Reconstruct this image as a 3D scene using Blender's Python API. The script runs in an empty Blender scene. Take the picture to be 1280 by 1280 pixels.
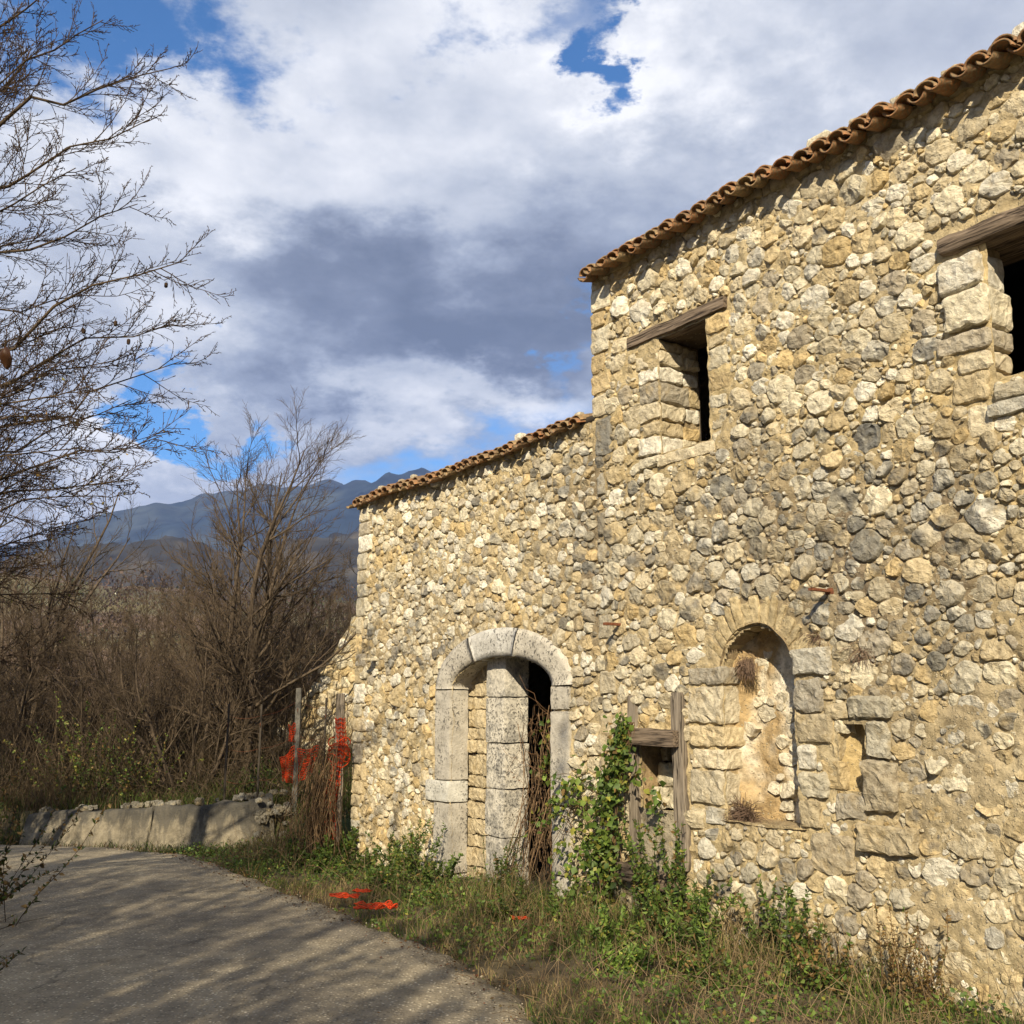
import bpy, math, random
import numpy as np
from mathutils import Matrix, Vector

# ------------------------------------------------------------------ camera, world, sun, exposure
SC = bpy.context.scene
COL = SC.collection
F_PX, HOR, VPX, EYE = 1280.0, 890.0, -280.0, 1.6
PITCH = math.atan((HOR - 640) / F_PX)
cam_d = bpy.data.cameras.new('camera')
cam = bpy.data.objects.new('camera', cam_d)
COL.objects.link(cam)
cam.location = (0, 0, EYE)
cam.rotation_euler = (math.pi / 2 + PITCH, 0, 0)
cam_d.sensor_width = 36
cam_d.lens = 36 * F_PX / 1280
cam_d.clip_end = 30000
cam_d.clip_start = 0.05
SC.camera = cam


def ray(x, y):
    a, b, c = x - 640, -(y - 640), F_PX
    return np.array([a, c * math.cos(PITCH) - b * math.sin(PITCH), b * math.cos(PITCH) + c * math.sin(PITCH)])


def azel(x, y):
    r = ray(x, y)
    return math.atan2(r[0], r[1]), math.atan2(r[2], math.hypot(r[0], r[1]))


_v = ray(VPX, HOR)
_v /= np.linalg.norm(_v[:2])
AX = np.array([-_v[0], -_v[1]])          # along the facade, towards the near end
AY = np.array([-AX[1], AX[0]])           # into the building
_r = ray(708, 1130)
P0 = _r[:2] * (-EYE / _r[2])
ROTZ = math.atan2(AX[1], AX[0])


def on_ground(x, y, z=0.0):
    r = ray(x, y)
    t = (z - EYE) / r[2]
    return r[0] * t, r[1] * t


def on_wall(x, y, d=0.0):
    r = ray(x, y)
    t = (P0 @ AY + d) / (r[:2] @ AY)
    q = r[:2] * t - P0
    return float(q @ AX), float(EYE + r[2] * t)


def WL(x, y, z=0.0):
    w = P0 + AX * x + AY * y
    return (float(w[0]), float(w[1]), z)


SUN_EL = math.radians(31)
_phi = math.radians(45)
_s = -AY * math.cos(_phi) + AX * math.sin(_phi)
SUN_DIR = Vector((_s[0] * math.cos(SUN_EL), _s[1] * math.cos(SUN_EL), math.sin(SUN_EL)))
sun_d = bpy.data.lights.new('sun', 'SUN')
sun_d.energy = 5.0
sun_d.color = (1.0, 0.875, 0.65)
sun_d.angle = math.radians(0.55)
sun = bpy.data.objects.new('sun', sun_d)
COL.objects.link(sun)
sun.rotation_euler = SUN_DIR.to_track_quat('Z', 'Y').to_euler()

SC.view_settings.view_transform = 'Standard'
SC.view_settings.look = 'None'
SC.view_settings.gamma = 1
SC.view_settings.exposure = 0.70
SC.view_settings.use_curve_mapping = False
SC.cycles.max_bounces = 5
SC.cycles.diffuse_bounces = 3
SC.cycles.transparent_max_bounces = 6


class NT:
    """small helper to write node graphs as expressions"""
    def __init__(s, tree):
        s.t = tree

    def n(s, kind, **kw):
        nd = s.t.nodes.new(kind)
        ins = kw.pop('ins', {})
        for k, v in kw.items():
            setattr(nd, k, v)
        for k, v in ins.items():
            s.put(nd.inputs[k], v)
        return nd

    def put(s, sock, v):
        if isinstance(v, bpy.types.NodeSocket):
            s.t.links.new(v, sock)
        elif v is not None:
            if isinstance(v, (tuple, list)) and len(v) == 3 and len(getattr(sock, 'default_value', v)) == 4:
                v = tuple(v) + (1.0,)
            sock.default_value = v

    def math(s, op, a, b=None, c=None, clamp=False):
        nd = s.t.nodes.new('ShaderNodeMath')
        nd.operation = op
        nd.use_clamp = clamp
        s.put(nd.inputs[0], a)
        if b is not None:
            s.put(nd.inputs[1], b)
        if c is not None:
            s.put(nd.inputs[2], c)
        return nd.outputs[0]

    def vmath(s, op, a, b=None, out=0):
        nd = s.t.nodes.new('ShaderNodeVectorMath')
        nd.operation = op
        s.put(nd.inputs[0], a)
        if b is not None:
            s.put(nd.inputs[1], b)
        return nd.outputs[out]

    def noise(s, vec, scale, detail=4, rough=0.55, out=0, lac=2.0, dist=0.0):
        nd = s.t.nodes.new('ShaderNodeTexNoise')
        s.put(nd.inputs['Vector'], vec)
        s.put(nd.inputs['Scale'], scale)
        s.put(nd.inputs['Detail'], detail)
        s.put(nd.inputs['Roughness'], rough)
        s.put(nd.inputs['Lacunarity'], lac)
        s.put(nd.inputs['Distortion'], dist)
        return nd.outputs[out]

    def voro(s, vec, scale, feature='F1', out=0):
        nd = s.t.nodes.new('ShaderNodeTexVoronoi')
        nd.feature = feature
        s.put(nd.inputs['Vector'], vec)
        s.put(nd.inputs['Scale'], scale)
        return nd.outputs[out]

    def rng(s, v, a, b, c=0.0, d=1.0, smooth=True):
        nd = s.t.nodes.new('ShaderNodeMapRange')
        nd.interpolation_type = 'SMOOTHSTEP' if smooth else 'LINEAR'
        for i, q in enumerate((v, a, b, c, d)):
            s.put(nd.inputs[i], q)
        return nd.outputs[0]

    def mix(s, f, a, b, mode='MIX'):
        nd = s.t.nodes.new('ShaderNodeMix')
        nd.data_type = 'RGBA'
        nd.blend_type = mode
        s.put(nd.inputs[0], f)
        s.put(nd.inputs[6], a)
        s.put(nd.inputs[7], b)
        return nd.outputs[2]

    def ramp(s, f, stops):
        nd = s.t.nodes.new('ShaderNodeValToRGB')
        cr = nd.color_ramp
        while len(cr.elements) < len(stops):
            cr.elements.new(0.5)
        for e, (p, c) in zip(cr.elements, stops):
            e.position = p
            e.color = tuple(c) + (1.0,)
        s.put(nd.inputs[0], f)
        return nd.outputs[0]

    def bump(s, h, strength, dist, normal=None):
        nd = s.t.nodes.new('ShaderNodeBump')
        s.put(nd.inputs['Height'], h)
        nd.inputs['Strength'].default_value = strength
        nd.inputs['Distance'].default_value = dist
        if normal is not None:
            s.put(nd.inputs['Normal'], normal)
        return nd.outputs[0]


# ---- sky: Nishita blue behind broken cloud
W = bpy.data.worlds.new('World')
SC.world = W
W.use_nodes = True
W.node_tree.nodes.clear()
w = NT(W.node_tree)
sky = w.n('ShaderNodeTexSky', sky_type='NISHITA')
sky.sun_disc = False
sky.sun_elevation = SUN_EL
sky.sun_rotation = math.atan2(SUN_DIR.x, SUN_DIR.y)
sky.air_density = 1.0
sky.dust_density = 0.3
sky.ozone_density = 2.0
sky_col = w.mix(1.0, sky.outputs[0], (0.52, 0.90, 1.22), 'MULTIPLY')
bg_sky = w.n('ShaderNodeBackground', ins={'Color': sky_col, 'Strength': 0.085})
tc = w.n('ShaderNodeTexCoord')
dirv = tc.outputs['Generated']
sep = w.n('ShaderNodeSeparateXYZ', ins={0: dirv})
dx, dy, dz = sep.outputs
zc = w.math('ADD', w.math('MAXIMUM', dz, 0.0), 0.22)
plane = w.n('ShaderNodeCombineXYZ', ins={0: w.math('DIVIDE', dx, zc), 1: w.math('DIVIDE', dy, zc), 2: 0.37}).outputs[0]
az = w.math('ARCTAN2', dx, dy)
el = w.math('ARCSINE', dz)
ae = w.n('ShaderNodeCombineXYZ', ins={0: az, 1: el, 2: 0.0}).outputs[0]
wob = w.vmath('SUBTRACT', w.noise(w.vmath('MULTIPLY', dirv, (1, 1, 1.9)), 5.5, 8, 0.62, out=1), (0.5, 0.5, 0.5))
wob = w.vmath('MULTIPLY', wob, (0.62, 0.34, 0.0))
aew = w.vmath('ADD', ae, wob)


def blob(px, py, sx, sy):
    """soft patch of sky around a direction, sizes in radians"""
    a, e = azel(px, py)
    d = w.vmath('SUBTRACT', aew, (a, e, 0))
    d = w.vmath('MULTIPLY', d, (1 / sx, 1 / sy, 0))
    L = w.vmath('LENGTH', d, out=1)
    return w.rng(L, 1.0, 0.0)


def total(lst):
    r = None
    for f, k in lst:
        t = w.math('MULTIPLY', f, k)
        r = t if r is None else w.math('ADD', r, t)
    return r


n1 = w.noise(plane, 1.35, 9, 0.56, dist=0.25)
n2 = w.noise(plane, 3.1, 8, 0.60)
cover_shift = total([(blob(85, -30, 0.34, 0.13), -0.32), (blob(700, -20, 0.22, 0.10), -0.29), (blob(765, 95, 0.08, 0.09), -0.42), (blob(150, -30, 0.2, 0.1), -0.10),
                     (blob(700, 90, 0.06, 0.06), -0.12),
                     (blob(262, 535, 0.13, 0.085), -0.62), (blob(560, 600, 0.30, 0.04), -0.07), (blob(735, 395, 0.06, 0.08), -0.20),
                     (blob(520, 350, 0.40, 0.2), 0.25), (blob(150, 590, 0.2, 0.04), 0.20), (blob(980, 200, 0.3, 0.3), 0.15)])
cover = w.math('ADD', w.math('ADD', w.math('MULTIPLY', n1, 0.75), w.math('MULTIPLY', n2, 0.25)), cover_shift)
cover = w.math('ADD', cover, 0.085)
alpha = w.rng(cover, 0.37, 0.58)
# brightness of the cloud: thin sunlit cloud is bright, thick bases grey-blue
n3 = w.noise(plane, 1.7, 7, 0.55, dist=0.4)
n4 = w.noise(w.vmath('ADD', plane, (5.2, 1.3, 0)), 4.6, 6, 0.6)
lum = w.math('ADD', w.math('MULTIPLY', n3, 0.9), w.math('MULTIPLY', n4, 0.60))
lum = w.math('SUBTRACT', lum, 0.07)
lum = w.math('ADD', lum, total([(blob(520, 390, 0.46, 0.115), -0.38), (blob(650, 440, 0.28, 0.09), -0.16), (blob(330, 330, 0.30, 0.08), -0.14),
                                (blob(650, 570, 0.15, 0.04), -0.06), (blob(250, 200, 0.35, 0.22), 0.25), (blob(850, 110, 0.20, 0.10), 0.30),
                                (blob(120, 590, 0.22, 0.06), 0.34), (blob(600, 500, 0.25, 0.06), 0.34), (blob(1000, 60, 0.5, 0.25), 0.08),
                                (blob(640, 180, 0.30, 0.10), 0.10)]))
lum = w.math('SUBTRACT', lum, w.math('MULTIPLY', w.rng(cover, 0.55, 0.95), 0.10))
ccol = w.ramp(lum, [(0.10, (0.17, 0.20, 0.27)), (0.34, (0.24, 0.275, 0.36)), (0.56, (0.39, 0.435, 0.535)), (0.76, (0.62, 0.655, 0.73)), (1.0, (1.0, 1.0, 1.02))])
bg_cl = w.n('ShaderNodeBackground', ins={'Color': ccol, 'Strength': 0.68})
mixb = w.n('ShaderNodeMixShader', ins={0: alpha, 1: bg_sky.outputs[0], 2: bg_cl.outputs[0]})
wo = w.n('ShaderNodeOutputWorld')
W.node_tree.links.new(mixb.outputs[0], wo.inputs['Surface'])
W.cycles.sampling_method = 'MANUAL'
W.cycles.sample_map_resolution = 512

rs = np.random.RandomState(7)
rnd = random.Random(7)


# ------------------------------------------------------------------ numpy noise
def _hash(ix, iy, iz, seed):
    h = (ix.astype(np.int64) * 374761393 + iy.astype(np.int64) * 668265263 + iz.astype(np.int64) * 2147483647 + seed * 974634777) & 0xFFFFFFFF
    h = ((h ^ (h >> 13)) * 1274126177) & 0xFFFFFFFF
    h = (h ^ (h >> 16)) & 0xFFFFFFFF
    return h / 4294967295.0


def _h1(ix, iy, iz, seed):
    h = (ix * 374761393 + iy * 668265263 + iz * 2147483647 + seed * 974634777) & 0xFFFFFFFF
    h = ((h ^ (h >> 13)) * 1274126177) & 0xFFFFFFFF
    return ((h ^ (h >> 16)) & 0xFFFFFFFF) / 4294967295.0


def vnoise1(x, y, z, seed):
    x0, y0, z0 = math.floor(x), math.floor(y), math.floor(z)
    fx, fy, fz = x - x0, y - y0, z - z0
    fx, fy, fz = fx * fx * (3 - 2 * fx), fy * fy * (3 - 2 * fy), fz * fz * (3 - 2 * fz)
    r = 0.0
    for a in (0, 1):
        for b in (0, 1):
            for c in (0, 1):
                wt = (fx if a else 1 - fx) * (fy if b else 1 - fy) * (fz if c else 1 - fz)
                if wt:
                    r += wt * _h1(x0 + a, y0 + b, z0 + c, seed)
    return r * 2 - 1


def vnoise(x, y, z=0.0, seed=0):
    if np.ndim(x) == 0 and np.ndim(y) == 0 and np.ndim(z) == 0:
        return vnoise1(float(x), float(y), float(z), seed)
    x = np.asarray(x, float); y = np.asarray(y, float); z = np.asarray(z, float) + np.zeros_like(x)
    x0, y0, z0 = np.floor(x), np.floor(y), np.floor(z)
    fx, fy, fz = x - x0, y - y0, z - z0
    fx, fy, fz = [f * f * (3 - 2 * f) for f in (fx, fy, fz)]
    r = 0
    for a in (0, 1):
        for b in (0, 1):
            for c in (0, 1):
                wt = (fx if a else 1 - fx) * (fy if b else 1 - fy) * (fz if c else 1 - fz)
                r = r + wt * _hash(x0 + a, y0 + b, z0 + c, seed)
    return r * 2 - 1


def fbm(x, y, z=0.0, octv=4, seed=0, gain=0.5):
    r, a, f, t = 0, 1.0, 1.0, 0.0
    for i in range(octv):
        r = r + a * vnoise(np.asarray(x) * f, np.asarray(y) * f, np.asarray(z) * f, seed + i * 17)
        t += a
        a *= gain
        f *= 2.03
    return r / t


def smooth(v, a, b):
    t = np.clip((np.asarray(v, float) - a) / (b - a), 0, 1)
    return t * t * (3 - 2 * t)


# ------------------------------------------------------------------ mesh helpers
class Acc:
    def __init__(s):
        s.v, s.q, s.t, s.c, s.n = [], [], [], [], 0
        s.pend = []

    def add(s, v, quads=None, tris=None, col=None):
        v = np.asarray(v, float).reshape(-1, 3)
        if quads is not None and len(quads):
            s.q.append(np.asarray(quads, int).reshape(-1, 4) + s.n)
        if tris is not None and len(tris):
            s.t.append(np.asarray(tris, int).reshape(-1, 3) + s.n)
        s.v.append(v)
        c = np.empty((len(v), 3))
        c[:] = (1, 1, 1) if col is None else col
        s.c.append(c)
        s.n += len(v)


def build(name, acc, mat, parent=None, flat=False, shift=(0, 0, 0)):
    flush_tubes(acc)
    V = np.concatenate(acc.v) - np.asarray(shift, float)
    C = np.concatenate(acc.c)
    Q = np.concatenate(acc.q) if acc.q else np.zeros((0, 4), int)
    T = np.concatenate(acc.t) if acc.t else np.zeros((0, 3), int)
    me = bpy.data.meshes.new(name)
    me.vertices.add(len(V))
    me.vertices.foreach_set('co', V.ravel())
    nl = len(Q) * 4 + len(T) * 3
    me.loops.add(nl)
    me.loops.foreach_set('vertex_index', np.concatenate([Q.ravel(), T.ravel()]).astype(np.int32))
    me.polygons.add(len(Q) + len(T))
    st = np.concatenate([np.arange(len(Q)) * 4, len(Q) * 4 + np.arange(len(T)) * 3]).astype(np.int32)
    me.polygons.foreach_set('loop_start', st)
    me.polygons.foreach_set('loop_total', np.concatenate([np.full(len(Q), 4), np.full(len(T), 3)]).astype(np.int32))
    me.polygons.foreach_set('use_smooth', np.full(len(Q) + len(T), not flat))
    me.update(calc_edges=True)
    ca = me.color_attributes.new('Col', 'FLOAT_COLOR', 'POINT')
    ca.data.foreach_set('color', np.concatenate([C, np.ones((len(C), 1))], 1).ravel().astype(np.float32))
    me.materials.append(mat)
    o = bpy.data.objects.new(name, me)
    COL.objects.link(o)
    if parent is not None:
        o.parent = parent
    return o


def tag(o, label=None, cat=None, group=None, kind=None):
    if label: o['label'] = label
    if cat: o['category'] = cat
    if group: o['group'] = group
    if kind: o['kind'] = kind
    return o


def empty(name, loc, rz=0.0):
    o = bpy.data.objects.new(name, None)
    o.empty_display_size = 0.2
    COL.objects.link(o)
    o.location = loc
    o.rotation_euler = (0, 0, rz)
    return o


def copy_tree(o, parent=None):
    c = o.copy()
    COL.objects.link(c)
    c.parent = parent
    for ch in o.children:
        copy_tree(ch, c)
    return c


def grid_idx(nu, nv, wrap_u=False):
    i = np.arange(nu if wrap_u else nu - 1)
    j = np.arange(nv - 1)
    I, J = np.meshgrid(i, j, indexing='ij')
    I2 = (I + 1) % nu
    return np.stack([I * nv + J, I2 * nv + J, I2 * nv + J + 1, I * nv + J + 1], -1).reshape(-1, 4)


def flush_tubes(acc):
    """builds all waiting tubes, those with the same ring counts in one go"""
    groups = {}
    for p, r, sd, c in acc.pend:
        groups.setdefault((len(p), sd), []).append((p, r, c))
    acc.pend = []
    for (n, sides), g in groups.items():
        P = np.array([q[0] for q in g])
        R = np.array([q[1] for q in g])
        Cc = np.array([q[2] for q in g])
        B = len(g)
        tg = np.gradient(P, axis=1)
        tg /= np.linalg.norm(tg, axis=2, keepdims=True) + 1e-12
        m = tg.mean(1)
        m /= np.linalg.norm(m, axis=1, keepdims=True) + 1e-9
        ref = np.where(np.abs(m[:, 2:3]) < 0.8, np.array([[0, 0, 1.0]]), np.array([[1.0, 0, 0]]))[:, None]
        a = np.cross(tg, np.broadcast_to(ref, tg.shape))
        a /= np.linalg.norm(a, axis=2, keepdims=True) + 1e-12
        b = np.cross(tg, a)
        th = np.arange(sides) * 2 * math.pi / sides
        cs, sn = np.cos(th)[None, None, :, None], np.sin(th)[None, None, :, None]
        ring = P[:, :, None] + R[:, :, None, None] * (cs * a[:, :, None] + sn * b[:, :, None])
        k = np.arange(n - 1)[:, None] * sides
        s0 = np.arange(sides)[None]
        s1 = (s0 + 1) % sides
        q = np.stack([k + s0, k + s1, k + sides + s1, k + sides + s0], -1).reshape(-1, 4)
        q = (q[None] + (np.arange(B) * n * sides)[:, None, None]).reshape(-1, 4)
        acc.add(ring.reshape(-1, 3), q, None, np.repeat(Cc, n * sides, 0))


def tube(acc, pts, rad, sides=5, col=None, cap=True):
    pts = np.asarray(pts, float)
    n = len(pts)
    if not cap or sides <= 3:
        acc.pend.append((pts, np.zeros(n) + np.asarray(rad), sides, np.asarray((1, 1, 1) if col is None else col, float)))
        return
    rad = np.zeros(n) + np.asarray(rad)
    tg = np.gradient(pts, axis=0)
    tg /= np.linalg.norm(tg, axis=1, keepdims=True) + 1e-12
    m = tg.mean(0)
    ref = np.array([0, 0, 1.0]) if abs(m[2]) < 0.8 * (np.linalg.norm(m) + 1e-9) else np.array([1.0, 0, 0])
    a = np.cross(tg, ref)
    a /= np.linalg.norm(a, axis=1, keepdims=True) + 1e-12
    b = np.cross(tg, a)
    th = np.arange(sides) * 2 * math.pi / sides
    ring = pts[:, None] + rad[:, None, None] * (np.cos(th)[None, :, None] * a[:, None] + np.sin(th)[None, :, None] * b[:, None])
    v = ring.reshape(-1, 3)
    k = np.arange(n - 1)[:, None] * sides
    s0 = np.arange(sides)[None]
    s1 = (s0 + 1) % sides
    q = np.stack([k + s0, k + s1, k + sides + s1, k + sides + s0], -1).reshape(-1, 4)
    tr = None
    if cap and sides > 3:
        tr = [(0, i + 1, i) for i in range(1, sides - 1)] + [((n - 1) * sides, (n - 1) * sides + i, (n - 1) * sides + i + 1) for i in range(1, sides - 1)]
    acc.add(v, q, tr, col)


def rough_block(acc, x0, x1, y0, y1, z0, z1, col, rnd_r=0.02, amp=0.008, step=0.035, seed=None, freq=9.0, skew=0.0):
    """a rounded, chipped block of stone in local coordinates"""
    seed = rnd.randrange(9999) if seed is None else seed
    d = np.array([x1 - x0, y1 - y0, z1 - z0])
    c = np.array([(x0 + x1) / 2, (y0 + y1) / 2, (z0 + z1) / 2])
    h = d / 2
    r = min(rnd_r, h.min() * 0.9)
    nn = np.maximum(2, np.minimum(14, np.ceil(d / step).astype(int)))
    for ax in range(3):
        u, v_ = (ax + 1) % 3, (ax + 2) % 3
        for sg in (-1, 1):
            U = np.linspace(-1, 1, nn[u] + 1)
            V_ = np.linspace(-1, 1, nn[v_] + 1)
            U = np.sign(U) * np.abs(U) ** 0.85
            V_ = np.sign(V_) * np.abs(V_) ** 0.85
            UU, VV = np.meshgrid(U, V_, indexing='ij')
            P = np.zeros(UU.shape + (3,))
            P[..., ax] = sg * h[ax]
            P[..., u] = UU * h[u]
            P[..., v_] = VV * h[v_]
            core = np.clip(P, -(h - r), (h - r))
            dd = P - core
            L = np.linalg.norm(dd, axis=-1, keepdims=True)
            P = core + dd / np.maximum(L, 1e-9) * r
            P = P.reshape(-1, 3)
            if skew:
                P[:, 2] += skew * P[:, 0]
            Nn = P / np.maximum(np.linalg.norm(P, axis=1, keepdims=True), 1e-6)
            Q = P + c
            for k in range(3):
                Q[:, k] += amp * (fbm(P[:, 0] * freq + seed, P[:, 1] * freq + k * 31, P[:, 2] * freq, 3, seed % 97 + k) + 0.6 * fbm(P[:, 0] * freq * 3, P[:, 1] * freq * 3 + seed, P[:, 2] * freq * 3 + k * 7, 2, seed % 89 + k))
            idx = grid_idx(len(U), len(V_))
            if sg < 0:
                idx = idx[:, ::-1]
            cc = np.asarray(col) * (1 + 0.12 * fbm(Q[:, 0] * 14, Q[:, 1] * 14, Q[:, 2] * 14, 2, 5))[:, None]
            acc.add(Q, idx, None, cc)


# ------------------------------------------------------------------ materials
MATS = {}


def new_mat(name):
    m = bpy.data.materials.new(name)
    m.use_nodes = True
    m.node_tree.nodes.clear()
    g = NT(m.node_tree)
    out = g.n('ShaderNodeOutputMaterial')
    b = g.n('ShaderNodeBsdfPrincipled')
    b.inputs['Specular IOR Level'].default_value = 0.25
    m.node_tree.links.new(b.outputs[0], out.inputs[0])
    g.b, g.out = b, out
    MATS[name] = m
    return m, g


def stone_mat():
    m, g = new_mat('limestone')
    co = g.n('ShaderNodeTexCoord').outputs['Object']
    at = g.n('ShaderNodeAttribute', attribute_name='Col').outputs['Color']
    a = g.noise(co, 22, 8, 0.68)
    b = g.noise(co, 75, 5, 0.7)
    c = g.noise(co, 6, 4, 0.6)
    k = g.mix(g.rng(a, 0.32, 0.62), (0.70, 0.66, 0.60), (1.14, 1.13, 1.10))
    col = g.mix(1.0, at, k, 'MULTIPLY')
    col = g.mix(g.math('MULTIPLY', g.rng(c, 0.52, 0.72), 0.45), col, (0.40, 0.29, 0.13))       # ochre film
    col = g.mix(g.math('MULTIPLY', g.rng(b, 0.60, 0.74), 0.55), col, (0.09, 0.085, 0.075))      # lichen specks
    pits = g.voro(co, 60)
    g.put(g.b.inputs['Base Color'], col)
    g.b.inputs['Roughness'].default_value = 0.92
    h = g.math('ADD', g.math('MULTIPLY', a, 1.0), g.math('MULTIPLY', b, 0.35))
    h = g.math('ADD', h, g.math('MULTIPLY', g.rng(pits, 0.0, 0.35), 0.18))
    g.put(g.b.inputs['Normal'], g.bump(h, 1.0, 0.022))
    return m


def mortar_mat():
    m, g = new_mat('lime_mortar')
    co = g.n('ShaderNodeTexCoord').outputs['Object']
    at = g.n('ShaderNodeAttribute', attribute_name='Col').outputs['Color']
    a = g.noise(co, 14, 8, 0.66)
    b = g.noise(co, 120, 4, 0.7)
    peb = g.voro(co, 42)
    pc = g.voro(co, 42, out=1)
    col = g.mix(1.0, at, g.mix(g.rng(a, 0.3, 0.66), (0.68, 0.66, 0.62), (1.22, 1.2, 1.16)), 'MULTIPLY')
    pm = g.math('MULTIPLY', g.rng(peb, 0.36, 0.22), g.rng(g.n('ShaderNodeSeparateColor', ins={0: pc}).outputs[0], 0.55, 0.7))
    col = g.mix(g.math('MULTIPLY', pm, 0.6), col, (0.46, 0.40, 0.28))
    col = g.mix(g.math('MULTIPLY', g.rng(b, 0.58, 0.72), 0.4), col, (0.10, 0.08, 0.05))
    g.put(g.b.inputs['Base Color'], col)
    g.b.inputs['Roughness'].default_value = 0.95
    h = g.math('ADD', a, g.math('MULTIPLY', b, 0.22))
    h = g.math('ADD', h, g.math('MULTIPLY', pm, 0.35))
    g.put(g.b.inputs['Normal'], g.bump(h, 1.0, 0.03))
    return m


def dressed_mat(name='dressed_stone', lo=0.535, dark=0.0):
    m, g = new_mat(name)
    co = g.n('ShaderNodeTexCoord').outputs['Object']
    at = g.n('ShaderNodeAttribute', attribute_name='Col').outputs['Color']
    a = g.noise(co, 9, 7, 0.62)
    b = g.noise(co, 38, 5, 0.62)
    c = g.noise(co, 160, 2, 0.5)
    col = g.mix(1.0, at, g.mix(g.rng(a, 0.3, 0.68), (0.80, 0.79, 0.77), (1.10, 1.10, 1.09)), 'MULTIPLY')
    big = g.noise(co, 2.4, 3, 0.6)
    spots = g.math('MULTIPLY', g.rng(b, lo, lo + 0.065), g.rng(big, 0.40, 0.58, 0.15 + dark, 1.0))
    if dark:
        col = g.mix(g.math('MULTIPLY', g.rng(g.noise(co, 6.5, 6, 0.68), 0.46, 0.60), 0.6), col, (0.17, 0.165, 0.155))
    col = g.mix(g.math('MULTIPLY', spots, 0.8), col, (0.055, 0.052, 0.048))
    g.put(g.b.inputs['Base Color'], col)
    g.b.inputs['Roughness'].default_value = 0.85
    h = g.math('ADD', g.math('MULTIPLY', b, 0.7), g.math('MULTIPLY', c, 0.35))
    g.put(g.b.inputs['Normal'], g.bump(h, 1.0, 0.014))
    return m


def wood_mat(name, c1, c2, sc=(1.2, 22, 22)):
    m, g = new_mat(name)
    co = g.n('ShaderNodeTexCoord').outputs['Object']
    v = g.vmath('MULTIPLY', co, sc)
    a = g.noise(v, 3.0, 6, 0.6, dist=0.6)
    b = g.noise(co, 5, 4, 0.6)
    cr = g.rng(a, 0.36, 0.44)
    col = g.mix(g.rng(a, 0.35, 0.7), c1, c2)
    col = g.mix(g.math('MULTIPLY', g.math('SUBTRACT', 1.0, cr), 0.7), col, (0.02, 0.016, 0.012))
    col = g.mix(1.0, col, g.mix(b, (0.75, 0.75, 0.75), (1.2, 1.18, 1.15)), 'MULTIPLY')
    g.put(g.b.inputs['Base Color'], col)
    g.b.inputs['Roughness'].default_value = 0.85
    g.put(g.b.inputs['Normal'], g.bump(g.math('ADD', a, g.math('MULTIPLY', cr, 0.5)), 1.0, 0.008))
    return m


def simple_mat(name, base, rough=0.9, nscale=20, var=0.35, bump=0.4, bdist=0.01, translucent=0.0, attr=False, spec=0.2):
    m, g = new_mat(name)
    co = g.n('ShaderNodeTexCoord').outputs['Object']
    a = g.noise(co, nscale, 6, 0.62)
    k = g.mix(g.rng(a, 0.3, 0.7), (1 - var,) * 3, (1 + var,) * 3)
    src = g.n('ShaderNodeAttribute', attribute_name='Col').outputs['Color'] if attr else base
    if attr:
        src = g.mix(1.0, src, base, 'MULTIPLY')
    col = g.mix(1.0, src, k, 'MULTIPLY')
    g.put(g.b.inputs['Base Color'], col)
    g.b.inputs['Roughness'].default_value = rough
    g.b.inputs['Specular IOR Level'].default_value = spec
    if bump:
        g.put(g.b.inputs['Normal'], g.bump(a, bump, bdist))
    if translucent:
        t = g.n('ShaderNodeBsdfTranslucent')
        g.put(t.inputs['Color'], col)
        mx = g.n('ShaderNodeMixShader', ins={0: translucent, 1: g.b.outputs[0], 2: t.outputs[0]})
        g.t.links.new(mx.outputs[0], g.out.inputs[0])
    return m


def tile_mat():
    m, g = new_mat('terracotta')
    co = g.n('ShaderNodeTexCoord').outputs['Object']
    at = g.n('ShaderNodeAttribute', attribute_name='Col').outputs['Color']
    oi = g.n('ShaderNodeObjectInfo').outputs['Random']
    a = g.noise(co, 16, 6, 0.65)
    b = g.noise(co, 48, 4, 0.6)
    base = g.ramp(oi, [(0.0, (0.27, 0.115, 0.05)), (0.3, (0.34, 0.175, 0.08)), (0.6, (0.22, 0.12, 0.065)), (0.8, (0.30, 0.19, 0.10)), (1.0, (0.38, 0.26, 0.14))])
    col = g.mix(1.0, base, g.mix(g.rng(a, 0.3, 0.7), (0.6, 0.6, 0.6), (1.25, 1.22, 1.15)), 'MULTIPLY')
    col = g.mix(1.0, col, at, 'MULTIPLY')
    col = g.mix(g.math('MULTIPLY', g.rng(b, 0.47, 0.60), 0.75), col, (0.16, 0.14, 0.085))
    col = g.mix(g.math('MULTIPLY', g.rng(g.noise(co, 7, 4, 0.6), 0.56, 0.7), 0.6), col, (0.07, 0.06, 0.05))
    g.put(g.b.inputs['Base Color'], col)
    g.b.inputs['Roughness'].default_value = 0.9
    g.put(g.b.inputs['Normal'], g.bump(g.math('ADD', a, b), 0.6, 0.01))
    return m


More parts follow.
